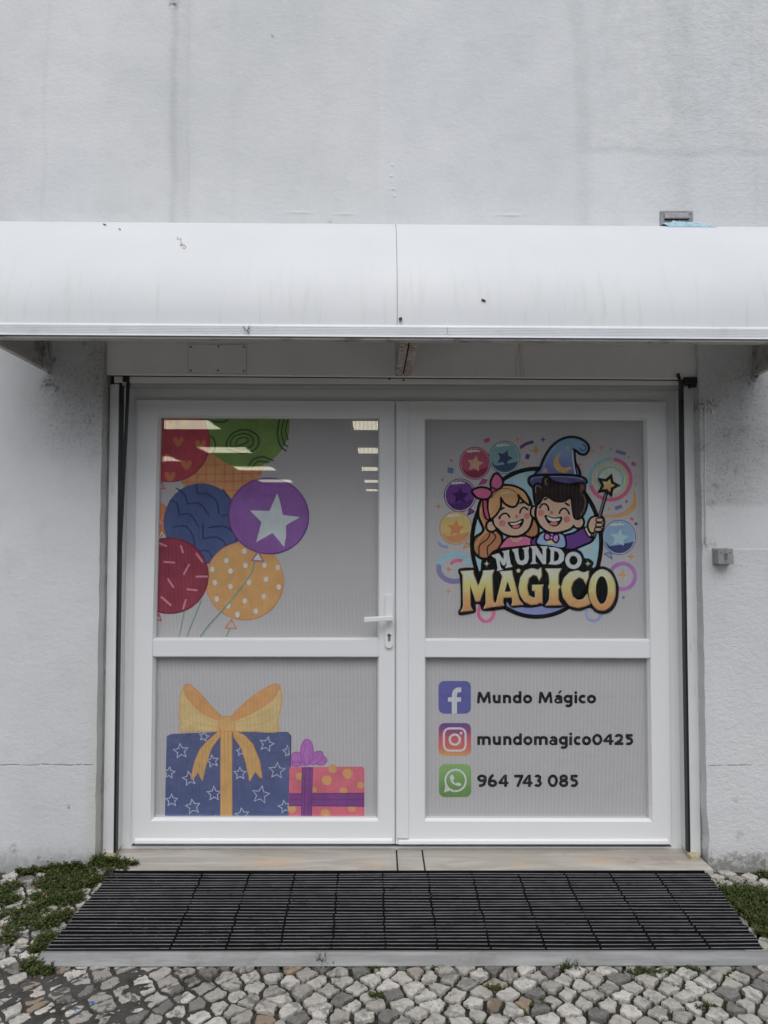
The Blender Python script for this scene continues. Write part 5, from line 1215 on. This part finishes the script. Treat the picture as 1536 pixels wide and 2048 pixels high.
a.fill(cr([(815, 870), (905, 898), (992, 890), (978, 950), (935, 985), (880, 980), (835, 935)], n=4), BLK); a.fill(cr([(838, 885), (905, 908), (972, 905), (955, 930), (890, 935), (852, 915)], n=3), WHT); a.fill(cr([(860, 955), (905, 936), (948, 948), (930, 976), (885, 974)], n=3), ink((206, 90, 84), tex=.02))
a.shape([(1222, 1010), (1250, 990), (1292, 1062), (1282, 1096), (1262, 1084)], CRM, BLK, 8)
a.shape(cr([(1262, 960), (1290, 905), (1345, 885), (1405, 895), (1420, 940), (1412, 1000), (1395, 1038), (1330, 1042), (1292, 1052), (1266, 1015)], n=3), SK, BLK, 12)
a.line([(1447, 640), (1318, 1105)], 38, BLK); a.line([(1440, 655), (1372, 890)], 12, ink((120, 112, 126), tex=0)); a.line([(1338, 1020), (1322, 1090)], 9, ink((120, 112, 126), tex=0))
for x, y in ((1375, 922), (1372, 972), (1362, 1018)): a.shape(el(x, y, 36, 18, n=20), SK, BLK, 7)
ws_ = star(1462, 568, 88, 46, 5, -72); a.shape(ws_, ink((204, 128, 44), (222, 196, 92), tuple(a.zr(620, 520)), tex=.02), BLK, 16)
a.build('printed_boy', 'logo: laughing cartoon boy in a wizard hat holding a star wand')
# lettering of the logo
a = artE()
blob = [(72, 290), (92, 256), (212, 250), (248, 292), (275, 272), (280, 200), (300, 175), (340, 160), (370, 110), (440, 75), (560, 60), (740, 42), (890, 48), (1010, 72), (1130, 80), (1190, 110), (1216, 165), (1250, 165), (1298, 205), (1280, 250), (1330, 240), (1400, 240), (1470, 285), (1510, 370), (1526, 450), (1510, 560), (1460, 640), (1390, 668), (1320, 655), (1262, 612), (1180, 640), (1100, 630), (1045, 600), (1000, 612), (870, 612), (830, 595), (780, 605), (700, 612), (650, 605), (560, 612), (528, 575), (512, 560), (505, 615), (480, 625), (330, 642), (285, 630), (270, 585), (232, 582), (236, 635), (210, 660), (100, 680), (76, 665), (72, 640), (95, 590), (90, 345)]
a.fill(cr(blob, n=3), BLK)
a.build('logo_backing_print')
a = artE(); zg_ = tuple(a.zr(640, 262)); GOLD = ink((198, 122, 44), ((206, 138, 54), (204, 150, 62), (210, 186, 72), (208, 196, 96), (206, 208, 170), (205, 206, 190)), zg_, tex=.02); RIM = ink((214, 198, 150), tex=0); ORM = ink((150, 84, 34), tex=0)
def letter(pts, hole=None, smooth=False):
    q = cr(pts, n=4) if smooth else pts
    a.line(q, 15, RIM, True); a.line([(x+2, y+3) for x, y in q], 7, ORM, True); a.fill(q, GOLD)
    if hole: hq = cr(hole, n=4) if smooth else hole; a.line(hq, 9, RIM, True); a.fill(hq, BLK)
letter([(103, 287), (206, 281), (204, 300), (256, 428), (305, 300), (303, 283), (392, 276), (376, 320), (386, 555), (412, 594), (312, 614), (330, 572), (322, 400), (265, 548), (238, 550), (180, 400), (180, 605), (196, 632), (104, 643), (126, 605), (120, 320)])
letter([(458, 290), (555, 282), (562, 320), (620, 545), (650, 580), (562, 588), (572, 552), (560, 512), (482, 516), (470, 556), (480, 588), (398, 598), (425, 556), (478, 330)], [(492, 468), (550, 465), (520, 372)])
letter([(818, 258), (824, 320), (806, 358), (788, 322), (750, 310), (708, 345), (690, 430), (708, 505), (755, 530), (776, 518), (772, 458), (748, 452), (748, 412), (836, 410), (828, 432), (830, 566), (802, 562), (785, 576), (730, 580), (672, 550), (636, 490), (626, 430), (640, 345), (680, 280), (742, 260), (796, 276)])
letter([(868, 264), (998, 264), (976, 308), (974, 400), (990, 425), (974, 448), (974, 546), (998, 583), (874, 586), (900, 546), (905, 448), (890, 425), (904, 400), (896, 308)])
letter([(1248, 287), (1246, 340), (1226, 388), (1206, 350), (1165, 332), (1112, 370), (1086, 440), (1102, 515), (1150, 550), (1205, 540), (1236, 500), (1260, 574), (1225, 592), (1160, 608), (1085, 590), (1028, 520), (1009, 430), (1032, 350), (1082, 297), (1150, 280), (1205, 300)])
letter(el(1374, 452, 116, 180, n=48), el(1370, 452, 54, 125, n=40))
for x, y in ((145, 460), (650, 418), (935, 422), (1285, 455), (1455, 455)): a.fill(star(x, y, 19, 8), RIM)
a.fill(star(617, 277, 27, 12), ink((214, 200, 110), tex=0)); a.fill(spark(330, 214, 30), ink((206, 204, 170), tex=0)); a.fill(spark(1244, 214, 30), ink((206, 204, 150), tex=0))
a.build('lettering_print', 'logo: golden word MAGICO')
a = artE(); SIL = ink((178, 180, 182), tex=.03); SLR = ink((205, 208, 208), tex=0)
def lt2(pts, hole=None, sm=False):
    a.line(pts, 7, SLR, True); a.fill(pts, SIL)
    if hole: a.line(hole, 5, SLR, True); a.fill(hole, BLK)
lt2([(380, 140), (438, 123), (482, 182), (490, 115), (472, 105), (533, 93), (528, 118), (545, 220), (560, 238), (502, 250), (512, 228), (506, 185), (494, 224), (478, 226), (441, 172), (456, 255), (474, 266), (424, 277), (433, 256), (416, 162), (397, 158)])
lt2([(563, 87), (614, 79), (611, 100), (622, 172), (634, 190), (658, 190), (676, 168), (672, 92), (658, 76), (710, 66), (702, 90), (708, 165), (692, 206), (655, 225), (615, 214), (595, 180), (583, 110), (570, 104)])
lt2([(730, 60), (776, 58), (838, 150), (838, 80), (820, 60), (880, 60), (865, 80), (862, 214), (838, 214), (770, 118), (766, 195), (783, 211), (730, 214), (746, 195), (746, 85)])
lt2([(892, 66), (950, 70), (1000, 88), (1028, 130), (1024, 180), (992, 212), (950, 221), (892, 214), (908, 196), (912, 92)], [(940, 96), (972, 108), (986, 145), (972, 184), (936, 194)])
lt2(el(1114, 184, 71, 74, n=40), el(1114, 184, 37, 42, n=30))
a.build('lettering_print', 'logo: silver word MUNDO')

# ---- contact lines (right lower pane)
def artB(): return Art(PRL, 840, 1290, 3.072)
a = artB(); fb = ink((84, 82, 158), tex=.04); LG = ink((186, 184, 190), tex=.02)
a.fill(rrect(114, 221, 313, 423, 36), fb)
a.fill([(196, 422), (196, 349), (172, 349), (172, 322), (196, 322), (197, 300), (204, 280), (218, 266), (236, 261), (254, 262), (254, 290), (240, 290), (231, 294), (227, 302), (226, 322), (254, 322), (250, 349), (227, 349), (227, 422)], LG)
a.build('icon_print', 'violet-blue square icon with a white letter f')
a = artB(); z_ = tuple(a.zr(683, 480)); a.fill(rrect(115, 480, 314, 683, 36), ink((222, 160, 62), ((214, 88, 62), (196, 66, 76), (140, 50, 110), (92, 62, 140)), z_, tex=.03))
a.line(rrect(147, 513, 281, 650, 36), 13, LG, True); a.line(el(214, 582, 31, n=40), 14, LG, True); a.fill(el(253, 542, 9, n=20), LG)
a.build('icon_print', 'orange to purple square icon with a white camera outline')
a = artB(); z_ = tuple(a.zr(936, 733)); a.fill(rrect(117, 733, 315, 936, 36), ink((86, 130, 48), (112, 158, 68), z_, tex=.03))
ring = el(219, 833, 63, 66, 0, -228, 118, 48)
a.line(ring, 12, LG, False, cap=False); a.fill([(172, 872), (148, 906), (190, 893), (182, 880)], LG); a.line([(163, 862), (154, 900), (192, 887)], 10, LG)
a.fill(cr([(183, 812), (192, 800), (204, 802), (211, 822), (203, 834), (218, 852), (232, 846), (250, 852), (251, 866), (234, 866), (206, 856), (189, 836)], n=4), LG)
a.build('icon_print', 'green square icon with a white telephone in a bubble')
SW = 17.5
class Pen:
    def __init__(s, art, base, xh, cap, desc): s.a, s.b, s.x, s.c, s.d = art, base, xh, cap, desc
    def l(s, *p): s.a.line(list(p), SW, BLK, cap=False)
    def lr(s, *p): s.a.line(list(p), SW, BLK)
    def bowl(s, x0, x1, t, b, a0=0, a1=360, n=36):
        h = SW/2; pts = el((x0+x1)/2, (t+b)/2, (x1-x0)/2-h, (b-t)/2-h, 0, a0, a1, n); s.a.line(pts, SW, BLK, closed=a1-a0 >= 360, cap=False)
    def g(s, ch, x0, x1):
        h = SW/2; b, x, c = s.b, s.x, s.c; m = (x0+x1)/2; ov = 1.5
        if ch == 'M': s.a.line([(x0+h, b), (x0+h+8, c)], SW-1, BLK, cap=False); s.a.line([(x1-h, b), (x1-h-8, c)], SW-1, BLK, cap=False); s.a.fill([(x0+h-1, c), (x0+h+16, c), (m, b-30), (x1-h-16, c), (x1-h+1, c), (m+6, b-3), (m-6, b-3)], BLK)
        elif ch == 'u': s.l((x0+h, x), (x0+h, b-24)); s.bowl(x0, x1-4, b-50, b+ov, 25, 180, 20); s.l((x1-h, x), (x1-h, b))
        elif ch == 'n': s.l((x0+h, x), (x0+h, b)); s.bowl(x0, x1, x-ov, x+46, 180, 360, 24); s.l((x1-h, x+22), (x1-h, b))
        elif ch == 'd': s.bowl(x0, x1, x-ov, b+ov); s.l((x1-h, c-4), (x1-h, b))
        elif ch == 'o': s.bowl(x0, x1, x-ov, b+ov)
        elif ch in 'aá':
            s.bowl(x0+1, x1, x-ov, x+42, 205, 360, 20); s.l((x1-h, x+20), (x1-h, b)); s.a.fill([p for p in el((x0+x1-3)/2, b-16.5, (x1-x0-3)/2, 18.5, n=30)], BLK); s.a.fill(el((x0+x1-7)/2, b-16.5, (x1-x0)/2-18, 5.5, n=20), FILM)
            if ch == 'á': s.a.fill([(m-4, x-8), (m+10, x-27), (m+26, x-27), (m+8, x-8)], BLK)
        elif ch == 'g': s.bowl(x0, x1, x-ov, b-1); s.l((x1-h, x), (x1-h, b+2)); s.bowl(x0+2, x1, b-24, s.d, 0, 140, 24)
        elif ch == 'i': s.l((m, x), (m, b)); s.a.fill(el(m, x-14, 9.5, n=18), BLK)
        elif ch == 'c': s.bowl(x0, x1+11, x-ov, b+ov, 46, 314)
        elif ch == 'm':
            q = (x1-x0-h)/2+h/2
            s.l((x0+h, x), (x0+h, b)); s.bowl(x0, x0+q+h/2, x-ov, x+40, 180, 360, 20); s.l((x0+q-h/2, x+18), (x0+q-h/2, b)); s.bowl(x0+q-h*1.5, x1, x-ov, x+40, 180, 360, 20); s.l((x1-h, x+18), (x1-h, b))
        elif ch == '0': s.bowl(x0, x1, c-ov, b+ov)
        elif ch == '4': w_ = x1-x0; sx_ = x0+.69*w_; s.l((sx_, b), (sx_, c)); s.a.fill([(sx_-h, c), (sx_+2, c), (x0+20, b-26), (x0, b-26), (x0, b-30)], BLK); s.a.line([(x0, b-24), (x1, b-24)], SW-3, BLK, cap=False)
        elif ch == '2': s.bowl(x0, x1-1, c-ov, c+44, 190, 375, 24); s.a.line([(x1-h-1, c+26), (x1-h-6, c+36), (x0+8, b-8)], SW, BLK, cap=False); s.l((x0, b-h), (x1, b-h))
        elif ch == '5': s.l((x0+8, c+h), (x1-3, c+h)); s.l((x0+h+7, c+4), (x0+h+4, b-42)); s.bowl(x0-2, x1, b-50, b+ov, -130, 140, 30)
        elif ch == '3': s.bowl(x0+1, x1-3, c-ov, b-33, 200, 450, 26); s.bowl(x0-2, x1, b-46, b+ov, -100, 150, 26)
        elif ch == '8': s.bowl(x0+3, x1-3, c-ov, b-36+3); s.bowl(x0, x1, b-46, b+ov)
        elif ch == '7': s.l((x0, c+h), (x1-2, c+h)); s.a.line([(x1-10, c+8), (x0+20, b)], SW, BLK, cap=False)
        elif ch == '9': s.bowl(x0, x1, c-ov, c+46); s.a.line(cr([(x1-h, c+24), (x1-h-2, c+44), (x1-22, b-12), (x0+12, b-h+2)], False), SW, BLK, cap=False)
        elif ch == '6': s.bowl(x0, x1, b-46, b+ov); s.a.line(cr([(x0+h, b-24), (x0+h+3, b-44), (x0+24, c+10), (x0+36, c+3)], False), SW, BLK, cap=False)
a = artB(); p_ = Pen(a, 359, 307, 288, 384)
for ch, x0, x1 in (('M', 349, 438), ('u', 447, 497), ('n', 510, 561), ('d', 570, 624), ('o', 633, 690), ('M', 727, 816), ('á', 825, 876), ('g', 882, 938), ('i', 949, 967), ('c', 974, 1018), ('o', 1026, 1083)): p_.g(ch, x0, x1)
a.build('lettering_print', 'black text Mundo Mágico')
a = artB(); p_ = Pen(a, 615, 561, 547, 640)
for ch, x0, x1 in (('m', 352, 436), ('u', 447, 498), ('n', 512, 563), ('d', 571, 627), ('o', 635, 692), ('m', 701, 786), ('a', 794, 845), ('g', 853, 909), ('i', 918, 935), ('c', 944, 986), ('o', 995, 1052), ('0', 1058, 1121), ('4', 1126, 1190), ('2', 1195, 1250), ('5', 1258, 1310)): p_.g(ch, x0, x1)
a.build('lettering_print', 'black text mundomagico0425')
a = artB(); p_ = Pen(a, 872, 815, 797, 893)
for ch, x0, x1 in (('9', 351, 410), ('6', 416, 475), ('4', 482, 545), ('7', 579, 637), ('4', 630, 692), ('3', 699, 749), ('0', 785, 848), ('8', 854, 912), ('5', 919, 972)): p_.g(ch, x0, x1)
a.build('lettering_print', 'black number 964 743 085')
